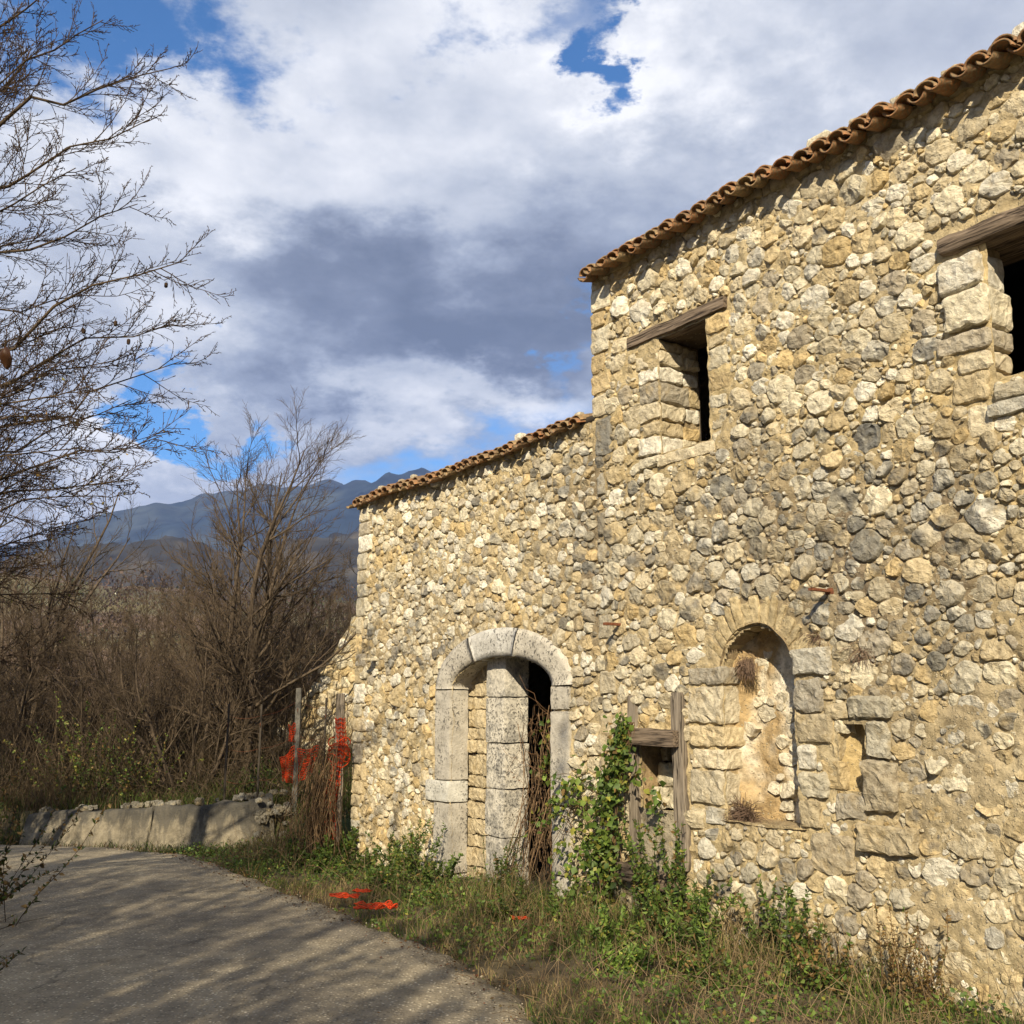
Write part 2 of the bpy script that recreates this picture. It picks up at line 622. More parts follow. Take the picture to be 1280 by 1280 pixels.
def road_mat():
    m, g = new_mat('worn_asphalt')
    co = g.n('ShaderNodeTexCoord').outputs['Object']
    peb = g.voro(co, 44)
    pcol = g.n('ShaderNodeSeparateColor', ins={0: g.voro(co, 44, out=1)}).outputs
    f = g.noise(co, 160, 3, 0.6)
    big = g.noise(co, 0.55, 5, 0.6)
    mid = g.noise(co, 4.5, 6, 0.65)
    v = g.ramp(pcol[0], [(0.0, (0.14, 0.122, 0.092)), (0.35, (0.28, 0.245, 0.18)), (0.7, (0.44, 0.385, 0.285)), (1.0, (0.68, 0.61, 0.47))])
    col = g.mix(g.rng(peb, 0.18, 0.5), v, (0.25, 0.215, 0.158))
    col = g.mix(1.0, col, g.mix(g.rng(big, 0.35, 0.65), (0.78, 0.78, 0.80), (1.15, 1.13, 1.08)), 'MULTIPLY')
    col = g.mix(1.0, col, g.mix(g.rng(mid, 0.3, 0.7), (0.78, 0.77, 0.76), (1.18, 1.17, 1.15)), 'MULTIPLY')
    wv = g.vmath('ADD', co, g.vmath('MULTIPLY', g.noise(co, 3.0, 4, 0.6, out=1), (0.35, 0.35, 0)))
    crk = g.voro(wv, 0.8, 'DISTANCE_TO_EDGE')
    cm = g.math('MULTIPLY', g.rng(crk, 0.016, 0.004), g.rng(g.noise(co, 0.9, 3, 0.5), 0.48, 0.58))
    col = g.mix(g.math('MULTIPLY', cm, 0.4), col, (0.04, 0.035, 0.028))
    at = g.n('ShaderNodeAttribute', attribute_name='Col').outputs['Color']
    col = g.mix(1.0, col, at, 'MULTIPLY')
    g.put(g.b.inputs['Base Color'], col)
    g.b.inputs['Roughness'].default_value = 0.9
    h = g.math('ADD', g.math('MULTIPLY', g.rng(peb, 0.5, 0.1), 0.6), g.math('MULTIPLY', f, 0.3))
    h = g.math('ADD', h, g.math('MULTIPLY', mid, 1.6))
    g.put(g.b.inputs['Normal'], g.bump(h, 1.0, 0.012))
    return m


def ground_mat():
    m, g = new_mat('earth_and_turf')
    co = g.n('ShaderNodeTexCoord').outputs['Object']
    at = g.n('ShaderNodeAttribute', attribute_name='Col').outputs['Color']
    a = g.noise(co, 6, 8, 0.66)
    b = g.noise(co, 0.012, 9, 0.68)
    col = g.mix(1.0, at, g.mix(g.rng(a, 0.3, 0.7), (0.6, 0.6, 0.6), (1.4, 1.38, 1.3)), 'MULTIPLY')
    col = g.mix(1.0, col, g.mix(g.rng(b, 0.36, 0.64), (0.60, 0.62, 0.62), (1.5, 1.42, 1.25)), 'MULTIPLY')
    g.put(g.b.inputs['Base Color'], col)
    g.b.inputs['Roughness'].default_value = 0.95
    g.put(g.b.inputs['Normal'], g.bump(a, 0.8, 0.03))
    return m


def concrete_mat():
    m, g = new_mat('old_concrete')
    co = g.n('ShaderNodeTexCoord').outputs['Object']
    a = g.noise(co, 10, 7, 0.65)
    st = g.noise(g.vmath('MULTIPLY', co, (7, 7, 1.1)), 1.0, 6, 0.65, dist=0.5)
    z = g.n('ShaderNodeSeparateXYZ', ins={0: co}).outputs[2]
    col = g.mix(g.rng(a, 0.3, 0.7), (0.15, 0.128, 0.09), (0.28, 0.24, 0.17))
    top = g.math('ADD', z, g.math('MULTIPLY', g.math('SUBTRACT', st, 0.5), 0.9))
    col = g.mix(g.math('MULTIPLY', g.rng(top, 0.08, 0.30), 0.9), col, (0.055, 0.052, 0.046))
    col = g.mix(g.math('MULTIPLY', g.rng(st, 0.48, 0.62), 0.7), col, (0.12, 0.105, 0.08))
    g.put(g.b.inputs['Base Color'], col)
    g.b.inputs['Roughness'].default_value = 0.9
    g.put(g.b.inputs['Normal'], g.bump(g.math('ADD', a, g.math('MULTIPLY', g.noise(co, 45, 4, 0.65), 0.5)), 1.0, 0.03))
    return m


M_STONE = stone_mat()
M_MORTAR = mortar_mat()
M_DRESS = dressed_mat()
M_PILLAR = dressed_mat('spotted_stone', 0.515, 0.25)
M_TILE = tile_mat()
M_ROAD = road_mat()
M_GROUND = ground_mat()
M_CONC = concrete_mat()
M_BEAM = wood_mat('weathered_beam', (0.085, 0.062, 0.045), (0.26, 0.20, 0.145))
M_POST = wood_mat('grey_post', (0.13, 0.105, 0.08), (0.33, 0.28, 0.22), (22, 22, 1.2))
M_RUST = simple_mat('rusty_iron', (0.16, 0.06, 0.03), 0.8, 60, 0.4)
M_BARK = simple_mat('bark', (0.15, 0.115, 0.082), 0.95, 12, 0.4, 0.8, 0.01, attr=True)
M_LEAF = simple_mat('leaf', (1, 1, 1), 0.55, 9, 0.2, 0, translucent=0.3, attr=True, spec=0.35)
M_GRASS = simple_mat('grass_blade', (1, 1, 1), 0.75, 5, 0.2, 0, translucent=0.25, attr=True)
M_ORANGE = simple_mat('orange_plastic', (0.66, 0.066, 0.014), 0.5, 9, 0.45, 0, translucent=0.2)
M_METAL = simple_mat('galvanised_post', (0.13, 0.12, 0.10), 0.6, 30, 0.3)
M_DARK = simple_mat('room_shade_and_posts', (0.055, 0.045, 0.035), 0.95, 4, 0.4)  # near-black albedo puts the rooms' shade into the colour; also on thin fence posts
M_HILL = simple_mat('forested_slope', (1, 1, 1), 0.95, 0.012, 0.45, 0, attr=True)


# ------------------------------------------------------------------ terrain, road
def pip(poly, x, y):
    x = np.asarray(x, float); y = np.asarray(y, float)
    ins = np.zeros(x.shape, bool)
    n = len(poly)
    for i in range(n):
        x1, y1 = poly[i]
        x2, y2 = poly[(i + 1) % n]
        c = ((y1 > y) != (y2 > y)) & (x < (x2 - x1) * (y - y1) / (y2 - y1 + 1e-12) + x1)
        ins ^= c
    return ins


ROAD_R = [(10, -14), (6.4, -8), (3.9, -3.5), (2.6, 0), (1.25, 3), (0.55, 4.7), (0.17, 5.76), (-0.02, 6.4), (-0.45, 7.4), (-0.97, 8.1), (-1.45, 8.9), (-2.15, 9.98),
          (-2.9, 11.1), (-3.62, 12.1), (-4.6, 12.75), (-5.63, 12.98), (-7.5, 13.2), (-10, 13.7), (-16, 15.5)]
ROAD_L = [(3.2, -16), (0.2, -10), (-2.0, -5), (-3.1, 0), (-3.5, 3), (-3.6, 4.7), (-3.8, 5.8), (-4.0, 6.4), (-4.3, 7.2), (-4.6, 7.9), (-5.0, 8.6), (-5.5, 9.3),
          (-6.1, 9.8), (-6.8, 10.2), (-7.5, 10.5), (-8.2, 10.7), (-9, 10.9), (-11, 11.2), (-16, 12.5)]
ROAD_POLY = ROAD_R + ROAD_L[::-1]


def resample(pts, n):
    pts = np.asarray(pts, float)
    t = np.arange(len(pts))
    tt = np.linspace(0, len(pts) - 1, n)
    out = np.stack([np.interp(tt, t, pts[:, k]) for k in range(pts.shape[1])], 1)
    for _ in range(6):
        out[1:-1] = (out[:-2] + 2 * out[1:-1] + out[2:]) / 4
    return out


def ground_h(x, y):
    x = np.asarray(x, float); y = np.asarray(y, float)
    r = np.hypot(x, y)
    z = -0.03 + 0.022 * fbm(x * 1.3, y * 1.3, 0, 3, 3)
    # bank behind the retaining wall, falling into the valley
    z = z - 0.11 * smooth(-x, -0.2, 2.5) * smooth(y, 7, 12)
    yb = y - 13.75 - np.maximum(0, -x - 6) * 0.45
    yb = np.where(x > -3.0, y - (13.75 - 1.2 * smooth(x, -3.0, -2.2)), yb)
    bank = smooth(yb, 0.0, 0.30) * 0.42 + smooth(yb, 0.3, 5.0) * 0.75 + 0.09 * smooth(yb, 0, 1) * fbm(x * 0.8, y * 0.8, 1, 4, 11)
    bank = bank * smooth(x, 2.0, -1.2)
    z = z + bank
    z = z - smooth(y, 21, 75) * 9.0
    z = z - smooth(-x, 4.5, 30) * 5.0 * smooth(y, 9.5, 4)
    rise = smooth(r, 90, 460)
    z = z + rise * (58 + 10 * fbm(x / 90, y / 90, 2, 5, 21)) * smooth(y, -50, 60)
    z = z + smooth(r, 460, 1800) * 20 * fbm(x / 260, y / 260, 2, 4, 23) - smooth(r, 560, 1300) * 60
    return z


def make_ground():
    rr = np.concatenate([np.linspace(0.6, 24, 140), np.geomspace(24.6, 9000, 120)])
    th = np.concatenate([np.linspace(-math.pi, -1.1, 36, endpoint=False), np.linspace(-1.1, 0.75, 300, endpoint=False), np.linspace(0.75, math.pi, 40, endpoint=False)])
    T, R = np.meshgrid(th, rr, indexing='ij')
    x, y = np.sin(T) * R, np.cos(T) * R
    z = ground_h(x, y)
    rd = pip(ROAD_POLY, x, y)
    z = np.where(rd, z * 0.5 - 0.03, z)
    near_c = np.array([0.12, 0.092, 0.058])
    green = np.array([0.055, 0.075, 0.022])
    f = smooth(fbm(x * 0.9, y * 0.9, 4, 4, 31), -0.15, 0.35)[..., None]
    col = near_c * (1 - f) + green * f
    far = np.array([0.10, 0.068, 0.048])
    fg = np.array([0.105, 0.092, 0.05])
    ff = smooth(fbm(x / 45, y / 28, 4, 4, 37), 0.0, 0.35)[..., None]
    farc = far * (1 - ff) + fg * ff
    t = smooth(R, 25, 80)[..., None]
    col = col * (1 - t) + farc * t
    a = Acc()
    a.add(np.stack([x, y, z], -1).reshape(-1, 3), grid_idx(len(th), len(rr), True)[:, ::-1], None, col.reshape(-1, 3))
    c = len(rr)
    a.add([(0, 0, float(ground_h(0.0, 0.0)) - 0.03)], None, None, [near_c])
    nv = len(th) * len(rr)
    a.t.append(np.array([(nv, ((i + 1) % len(th)) * c, i * c) for i in range(len(th))]))
    return tag(build('ground', a, M_GROUND), kind='structure')


make_ground()


def make_road():
    A = resample(ROAD_R, 420)
    B = resample(ROAD_L, 420)
    m = 44
    t = np.linspace(0, 1, m)
    tt = np.arange(420)
    wobA = 0.17 * fbm(tt / 5.0, tt * 0, 0, 5, 41, 0.65)
    P = A[:, None] * (1 - t)[None, :, None] + B[:, None] * t[None, :, None]
    dirn = (A - B) / np.linalg.norm(A - B, axis=1, keepdims=True)
    P += dirn[:, None] * (wobA[:, None] * np.exp(-t / 0.08)[None])[..., None]
    x, y = P[..., 0], P[..., 1]
    z = 0.012 + 0.03 * np.sin(math.pi * t)[None] + 0.010 * fbm(x * 1.1, y * 1.1, 0, 4, 43)
    z[:, 0] = -0.06
    z[:, -1] = -0.06
    e = np.clip(smooth(t, 0.0, 0.07) * smooth(1 - t, 0.0, 0.08), 0, 1)[None] + 0 * x
    n = fbm(x * 2.5, y * 2.5, 0, 3, 45)
    k = 0.72 + 0.28 * np.clip(e + n * 0.3, 0, 1)
    col = np.stack([k, k * (0.96 + 0.04 * e), k * (0.88 + 0.12 * e)], -1)
    a = Acc()
    a.add(np.stack([x, y, z], -1).reshape(-1, 3), grid_idx(420, m)[:, ::-1], None, col.reshape(-1, 3))
    return tag(build('road', a, M_ROAD), kind='structure')


make_road()


# distant ridges
def make_ridge(name, r0, r1, prof, seed, c_lo, c_hi, rough):
    th = np.radians(np.linspace(-48, 30, 420))
    rr = np.linspace(0, 1, 46)
    T, U = np.meshgrid(th, rr, indexing='ij')
    R = r0 + (r1 - r0) * U
    x, y = np.sin(T) * R, np.cos(T) * R
    pa = np.array([azel(px, py) for px, py in prof])
    eln = np.interp(th, pa[:, 0], pa[:, 1])
    top = np.tan(eln) * (r0 + (r1 - r0) * 0.62)
    shape = np.sin(np.clip(U / 0.62, 0, 1) * math.pi / 2) ** 1.1 * (1 - 0.5 * smooth(U, 0.62, 1.0))
    nz = fbm(x / rough, y / rough, 0, 6, seed)
    rid = 1 - np.abs(fbm(x / rough * 0.7, y / rough * 0.7, 3, 5, seed + 5)) * 2
    z = top[:, None] * (shape + (0.20 * rid - 0.12) * np.sin(U * math.pi)) + top[:, None] * 0.035 * nz
    z = z - 60 * (1 - U)
    f = smooth(fbm(x / (rough * .35), y / (rough * .35), 9, 5, seed + 9), -0.1, 0.35)[..., None]
    col = np.asarray(c_lo) * (1 - f) + np.asarray(c_hi) * f
    a = Acc()
    a.add(np.stack([x, y, z], -1).reshape(-1, 3), grid_idx(len(th), len(rr))[:, ::-1], None, col.reshape(-1, 3))
    return tag(build(name, a, M_HILL), kind='structure')


make_ridge('mountains', 2600, 4600, [(-900, 720), (-300, 700), (0, 662), (60, 652), (140, 632), (210, 614), (262, 603), (300, 609), (345, 607), (400, 600), (440, 597), (480, 598), (510, 592), (560, 588), (640, 600), (900, 640), (1300, 660)],
           61, (0.018, 0.026, 0.030), (0.040, 0.048, 0.045), 520)
make_ridge('hills', 900, 1700, [(-900, 730), (-300, 715), (0, 690), (100, 672), (200, 664), (300, 668), (380, 660), (440, 655), (560, 660), (900, 690), (1300, 700)],
           71, (0.034, 0.032, 0.026), (0.085, 0.070, 0.048), 120)

# ------------------------------------------------------------------ masonry
H_X0, H_X1 = 0.46, 7.6       # tall house along the facade
A_X0, A_X1 = -4.05, 0.46     # lower wing
H_TOP, A_TOP = 5.49, 4.13


def mort(x, z):
    """surface of the mortar: y (negative is out towards the road)"""
    x = np.asarray(x, float); z = np.asarray(z, float)
    return 0.022 * fbm(x * 0.9, z * 0.9, 0, 2, 101)


def mort_surf(x, z):
    b = 0.0015 - 0.020 * fbm(x * 6.5, z * 6.5, 0, 3, 103) - 0.018 * fbm(x * 21, z * 21, 0, 3, 105)
    bury = smooth(x, 2.9, 3.6) * smooth(z, 2.3, 1.3) + 0.5 * smooth(x, 0.4, -1.5) * smooth(z, 1.5, .3)
    return mort(x, z) + b - 0.006 * bury


def stain(x, z):
    """0 clean .. 1 grey weathered lime"""
    x = np.asarray(x, float); z = np.asarray(z, float)
    band = smooth(z, 4.25, 3.55) * smooth(z, 1.2, 2.6)
    band *= smooth(x, -1.6, 0.4) * (1 - 0.55 * smooth(x, 4.2, 5.5))
    left = 0.45 * smooth(x, -0.6, -2.4) * smooth(z, 3.3, 2.7) * smooth(z, 1.6, 2.3)
    streak = 0.55 * smooth(fbm(x * 2.6, z * 0.35, 0, 3, 111), 0.10, 0.42) * smooth(z, 5.3, 4.4)
    s = band * (0.45 + 0.75 * fbm(x * 0.9, z * 1.1, 0, 4, 113)) + left + streak * 0.6
    return np.clip(s, 0, 1)


def ochre(x, z):
    x = np.asarray(x, float); z = np.asarray(z, float)
    return np.clip(0.5 + 0.7 * fbm(x * 0.7, z * 0.8, 0, 3, 117), 0, 1)


def mortar_col(x, z):
    s = stain(x, z)[..., None]
    o = ochre(x, z)[..., None]
    c = np.array([0.52, 0.41, 0.22]) * o + np.array([0.48, 0.40, 0.26]) * (1 - o)
    return c * (1 - s) + np.array([0.22, 0.175, 0.12]) * s


PAL = [((0.58, 0.505, 0.36), 4), ((0.64, 0.58, 0.44), 4), ((0.54, 0.44, 0.27), 3), ((0.70, 0.66, 0.56), 2.6), ((0.42, 0.37, 0.285), 1.4), ((0.56, 0.43, 0.23), 1.6)]
_pw = np.array([p[1] for p in PAL]); _pw = _pw / _pw.sum()


def stone_col(x, z, grey=None):
    c = np.array(PAL[rs.choice(len(PAL), p=_pw)][0]) * rs.uniform(0.76, 1.12)
    s = float(stain(x, z))
    g = np.array([0.23, 0.225, 0.205]) * rs.uniform(0.75, 1.6)
    k = s * rs.uniform(0.0, 0.72) if grey is None else grey * 0.85
    return c * (1 - k) + g * k


def stone_batch(items, N, big):
    """rubble stones with the same outline count: star shaped outlines, broken planar facets on the front"""
    S = len(items)
    cx = np.array([q['x'] for q in items])[:, None]
    cz = np.array([q['z'] for q in items])[:, None]
    lens = np.array([q['lens'] for q in items])
    p = np.array([q['p'] for q in items])[:, None]
    col = np.array([q['col'] for q in items])
    grime = np.array([q['grime'] for q in items])[:, None]
    y0 = np.array([q.get('y0', 0.0) for q in items])[:, None]
    seed = rs.uniform(0, 900, (S, 1))
    r = lens.mean(1)[:, None]
    th = np.arange(N) * 2 * math.pi / N
    prof = [(1.03, None), (1.015, -0.25), (0.985, -0.72), (0.93, -0.96), (0.70, -1.0), (0.42, -1.02), (0.2, -1.02)] if big else \
           [(1.03, None), (1.0, -0.35), (0.94, -0.92), (0.62, -1.0), (0.28, -1.02)]
    X, Z, Yv = [], [], []
    for sc_, d in prof:
        X.append(cx + np.cos(th) * lens * sc_)
        Z.append(cz + np.sin(th) * lens * sc_)
        Yv.append(np.zeros((S, N)) + (0.035 if d is None else d * p))
    X.append(cx); Z.append(cz); Yv.append(-1.05 * p)
    X, Z, Yv = np.concatenate(X, 1), np.concatenate(Z, 1), np.concatenate(Yv, 1)
    wts = {7: [0.0, .35, .8, 1, 1, 1, 1], 5: [0.0, .4, .9, 1, 1]}[len(prof)]
    front = np.append(np.repeat(wts, N), 1.0)[None]
    rx, rz = (X - cx) / r, (Z - cz) / r
    # facets: the highest of a few tilted planes recedes from the viewer
    fac = None
    for k in range(5):
        a_ = rs.uniform(0, 2 * math.pi, (S, 1))
        g_ = rs.uniform(0.1, 1.0, (S, 1)) * p / r * 1.4
        pl = (np.cos(a_) * rx + np.sin(a_) * rz - rs.uniform(0.0, 0.65, (S, 1))) * g_ * r
        fac = pl if fac is None else np.maximum(fac, pl)
    tx, tz = rs.normal(0, 0.15, (S, 1)), rs.normal(0, 0.15, (S, 1))
    fr = 1.3 / np.maximum(r, 0.03)
    d = fac + tx * (X - cx) + tz * (Z - cz) + 0.15 * r * (np.abs(fbm(X * fr, Z * fr, seed, 3, 83)) * 2 - 0.5) + 0.11 * r * fbm(X * fr * 2.6, Z * fr * 2.6, seed, 2, 85)
    Yv = Yv + d * front
    X = X + 0.09 * r * fbm(X * fr * 2.2, Z * fr * 2.2, seed + 3, 2, 71)
    Z = Z + 0.09 * r * fbm(X * fr * 2.2, Z * fr * 2.2, seed + 7, 2, 73)
    Yv = Yv + mort(cx, cz) + y0
    n = fbm(X * 12, Z * 12, seed, 3, 77)
    cc = col[:, None] * (1 + 0.16 * n)[..., None]
    gm = (smooth(n + grime - 0.5, -0.1, 0.4) * (grime > 0) * 0.8)[..., None]
    cc = cc * (1 - gm) + np.array([0.13, 0.128, 0.122]) * gm
    base = np.arange(N)
    nx = (base + 1) % N
    k = len(prof)
    q = np.concatenate([np.stack([j * N + base, j * N + nx, (j + 1) * N + nx, (j + 1) * N + base], -1) for j in range(k - 1)])
    tr = np.stack([(k - 1) * N + base, (k - 1) * N + nx, np.full(N, k * N)], -1)
    return np.stack([X, Yv, Z], -1), cc, q, tr


def stones_into(items, rest):
    """items with 'own' become objects (returned), the others go into the joined mesh"""
    groups = {}
    for q in items:
        groups.setdefault((q['N'], q['lens'].mean() > 0.06), []).append(q)
    own = []
    for (N, big), g in groups.items():
        V, C, Q, T = stone_batch(g, N, big)
        for i, it in enumerate(g):
            if it.get('own'):
                a = Acc()
                a.add(V[i], Q, T, C[i])
                own.append(a)
        ii = [i for i, it in enumerate(g) if not it.get('own')]
        if ii:
            V2, C2 = V[ii], C[ii]
            K = V2.shape[1]
            o = (np.arange(len(ii)) * K)[:, None, None]
            rest.add(V2.reshape(-1, 3), (Q[None] + o).reshape(-1, 4), (T[None] + o).reshape(-1, 3), C2.reshape(-1, 3))
    return own


def front_plane(X, Yv, Z):
    return np.stack([X, Yv, Z], -1)


def pack(x0, x1, z0, z1, blocked, manual, radii, aniso=1.22):
    """throws stones of falling size on the wall until it is full, then fits their outlines"""
    cell = 0.3
    gridd = {}
    S = []

    def near(x, z):
        i, j = int(x // cell), int(z // cell)
        for a in (-1, 0, 1):
            for b in (-1, 0, 1):
                for k in gridd.get((i + a, j + b), ()):
                    yield k

    def put(x, z, r, extra):
        S.append((x, z, r, extra))
        gridd.setdefault((int(x // cell), int(z // cell)), []).append(len(S) - 1)
    for mx, mz, mr, ex in manual:
        put(mx, mz * aniso, mr, ex)
    area = (x1 - x0) * (z1 - z0)
    for R, per in radii:
        for _ in range(int(per * area)):
            x = rs.uniform(x0, x1)
            z = rs.uniform(z0, z1)
            r = R * rs.uniform(0.88, 1.12)
            if (x > 5.3 and r < 0.05) or blocked(x, z, r * 0.72):
                continue
            za = z * aniso
            tight = rs.uniform(0.66, 0.87)
            ok = True
            for k in near(x, za):
                q = S[k]
                dd = (q[0] - x) ** 2 + (q[1] - za) ** 2
                if dd < (tight * (q[2] + r)) ** 2:
                    ok = False
                    break
            if ok:
                put(x, za, r, None)
    out = []
    for i, (x, z, r, ex) in enumerate(S):
        N = 26 if r > 0.085 else (18 if r > 0.05 else 11)
        th = np.arange(N) * 2 * math.pi / N + 0
        cs, sn = np.cos(th), np.sin(th)
        e_ang = rs.normal(0, .6)
        e_amp = rs.uniform(0, 0.34)
        lens = np.full(N, r * rs.uniform(1.35, 1.75)) * (1 + e_amp * np.cos(2 * (th - e_ang)))
        m_ = rs.randint(3, 7)
        a0_ = rs.uniform(0, 2 * math.pi)
        for t_ in range(m_):
            ha = a0_ + (t_ + rs.uniform(-.28, .28)) * 2 * math.pi / m_
            c_ = np.cos(th - ha)
            lens = np.where(c_ > 0.05, np.minimum(lens, r * rs.uniform(0.90, 1.38) * (1 + e_amp * math.cos(2 * (ha - e_ang))) / np.maximum(c_, 0.05)), lens)
        for k in near(x, z):
            if k == i:
                continue
            q = S[k]
            ddx, ddz = q[0] - x, q[1] - z
            D = math.hypot(ddx, ddz)
            if D > 2.2 * (r + q[2]) or D < 1e-6:
                continue
            pos = (D * D + r * r - q[2] ** 2) / (2 * D) - rs.uniform(0.002, 0.010)
            c = (cs * ddx + sn * ddz) / D
            lens = np.where(c > 0.05, np.minimum(lens, np.maximum(pos, 0.35 * r) / np.maximum(c, 0.05)), lens)
        lens = 0.06 * np.roll(lens, 1) + 0.88 * lens + 0.06 * np.roll(lens, -1)
        lens = lens * rs.uniform(0.95, 1.05, N)
        # back to true proportions
        px, pz = cs * lens, sn * lens / aniso
        th2 = np.arctan2(pz, px) % (2 * math.pi)
        ln = np.hypot(px, pz)
        order = np.argsort(th2)
        lens2 = np.interp(th, th2[order], ln[order], period=2 * math.pi)
        out.append((x, z / aniso, lens2, N, ex))
    return out


# openings in the facade, local X / Z
W1 = (1.30, 1.88, 3.66, 4.67)
W2 = (4.15, 5.10, 3.52, 4.42)
NI = (1.88, 2.55, 0.84, 1.88, 2.21)      # x0 x1 z0 spring top
SN = (2.86, 3.10, 1.09, 1.54)
FR = (0.98, 1.38, 0.86, 1.38)            # dark opening in the timber frame
DO = (-1.86, -0.14, -0.5, 1.83, 2.13)    # doorway x0 x1 z0 spring top


def arch_z(x, o):
    xm, hw = (o[0] + o[1]) / 2, (o[1] - o[0]) / 2
    t = np.clip(1 - ((np.asarray(x, float) - xm) / hw) ** 2, 0, 1)
    return o[3] + (o[4] - o[3]) * np.sqrt(t)


def in_open(x, z, g=0.0):
    x = np.asarray(x, float); z = np.asarray(z, float)
    r = np.zeros(x.shape, bool)
    for a, b, c, d in (W1, W2, SN, FR):
        r |= (x > a - g) & (x < b + g) & (z > c - g) & (z < d + g)
    for o in (NI, DO):
        xm, hw = (o[0] + o[1]) / 2, (o[1] - o[0]) / 2
        t = np.clip(1 - ((x - xm) / (hw + g)) ** 2, 0, 1)
        top = o[3] + (o[4] - o[3] + g) * np.sqrt(t)
        r |= (x > o[0] - g) & (x < o[1] + g) & (z > o[2] - g) & (z < top)
    return r


BLOCKS = []      # rectangles (x0,x1,z0,z1) taken by hand-set blocks


def blk_free(x, z, g):
    for a, b, c, d in BLOCKS:
        if a - g < x < b + g and c - g < z < d + g:
            return False
    return True


house = empty('stone_house', WL(H_X0, 0, 0), ROTZ)
wing = empty('stone_outbuilding', WL(A_X0, 0, 0), ROTZ)
tag(house, 'tall ruined stone house with two upper windows, an arched niche and a terracotta tiled eave', 'house')
tag(wing, 'lower stone outbuilding with a big arched doorway of dressed stone and a tiled eave', 'outbuilding')
HS, WS = (H_X0, 0, 0), (A_X0, 0, 0)


def part(name, acc, mat, which, label=None, kind=None, flat=False):
    o = build(name, acc, mat, house if which == 'h' else wing, flat, HS if which == 'h' else WS)
    if label: o['label'] = label
    if kind: o['kind'] = kind
    return o


def qblock(name, which, x0, x1, y0, y1, z0, z1, grey=0.0, mat=None, col=None, r=0.03, amp=0.021, bring=1.0, label=None, skew=0.0, step=0.03):
    a = Acc()
    r *= 0.62
    c = stone_col(x0, z0, grey) if col is None else np.asarray(col)
    rough_block(a, x0, x1, y0, y1, z0, z1, c * bring, r, amp, step, skew=skew)
    return part(name, a, mat or M_STONE, which, label, flat=True)


def jamb_stack(xf0, xf1, yd, z0, z1, n, which='h', out=0.02, wob=0.08, bright=1.0, side=1):
    """stack of rough jamb stones from z0 up to z1, with the reveal running yd deep"""
    hs = rs.uniform(0.7, 1.4, n)
    hs = hs / hs.sum() * (z1 - z0)
    z = z0
    for h in hs:
        a = xf0 + rs.uniform(-wob, wob * 0.4) if side > 0 else xf0 - rs.uniform(0, 0.02)
        b = xf1 + rs.uniform(0, 0.02) if side > 0 else xf1 + rs.uniform(-wob * 0.4, wob)
        o = rs.uniform(0.3, 1.3) * out
        deep = yd * rs.uniform(0.5, 0.75)
        qblock('jamb_stone', which, a, b, -o, deep, z + 0.006, z + h - 0.006, grey=rs.uniform(0, 0.25) + 0.4 * float(stain(a, z)), bring=bright * rs.uniform(.95, 1.15), r=0.035)
        e = b - rs.uniform(0.0, 0.02) if side > 0 else b
        s2 = e - 0.22 if side > 0 else xf0 + rs.uniform(0, 0.02)
        if yd - deep > 0.05:
            if side > 0:
                qblock('jamb_stone', which, e - 0.22, e, deep + 0.01, yd, z + 0.006 + rs.uniform(-.02, .02), z + h - 0.008, bring=bright, r=0.03)
            else:
                qblock('jamb_stone', which, s2, s2 + 0.22, deep + 0.01, yd, z + 0.006, z + h - 0.008, bring=bright, r=0.03)
        BLOCKS.append((a, b, z, z + h))
        z += h


# window one (small), window two (at the frame's edge), niche, small niche, door surround
jamb_stack(1.10, 1.30, 0.48, 3.58, 4.66, 8, bright=1.08)
jamb_stack(1.88, 2.06, 0.48, 3.60, 4.66, 7, side=-1, wob=0.06)
for (a, b, c, d, o) in [(3.86, 4.13, 4.13, 4.36, 0.05), (3.88, 4.16, 3.88, 4.13, 0.055), (3.80, 4.15, 3.74, 3.87, 0.03), (3.93, 4.14, 3.60, 3.73, 0.03), (3.88, 4.12, 3.42, 3.60, 0.03), (3.96, 4.14, 3.20, 3.41, 0.015)]:
    qblock('jamb_stone', 'h', a, b, -o, 0.26, c + 0.005, d - 0.006, grey=0.12, r=0.045, amp=0.018, bring=1.12)
    BLOCKS.append((a, b, c, d))
jamb_stack(5.10, 5.32, 0.5, 3.5, 4.4, 6, side=-1)
for (a, b, c, d) in [(4.16, 4.62, 3.38, 3.47), (4.10, 4.48, 3.29, 3.375), (4.50, 5.0, 3.28, 3.37), (4.64, 5.08, 3.38, 3.47)]:
    qblock('sill_stone', 'h', a, b, -0.05, 0.45, c, d, grey=0.45, r=0.02, amp=0.016)
    BLOCKS.append((a, b, c, d))
qblock('sill_stone', 'h', 1.27, 1.90, -0.015, 0.47, 3.56, 3.655, grey=0.1, r=0.02, amp=0.014, bring=1.1)
BLOCKS.append((1.27, 1.90, 3.56, 3.655))
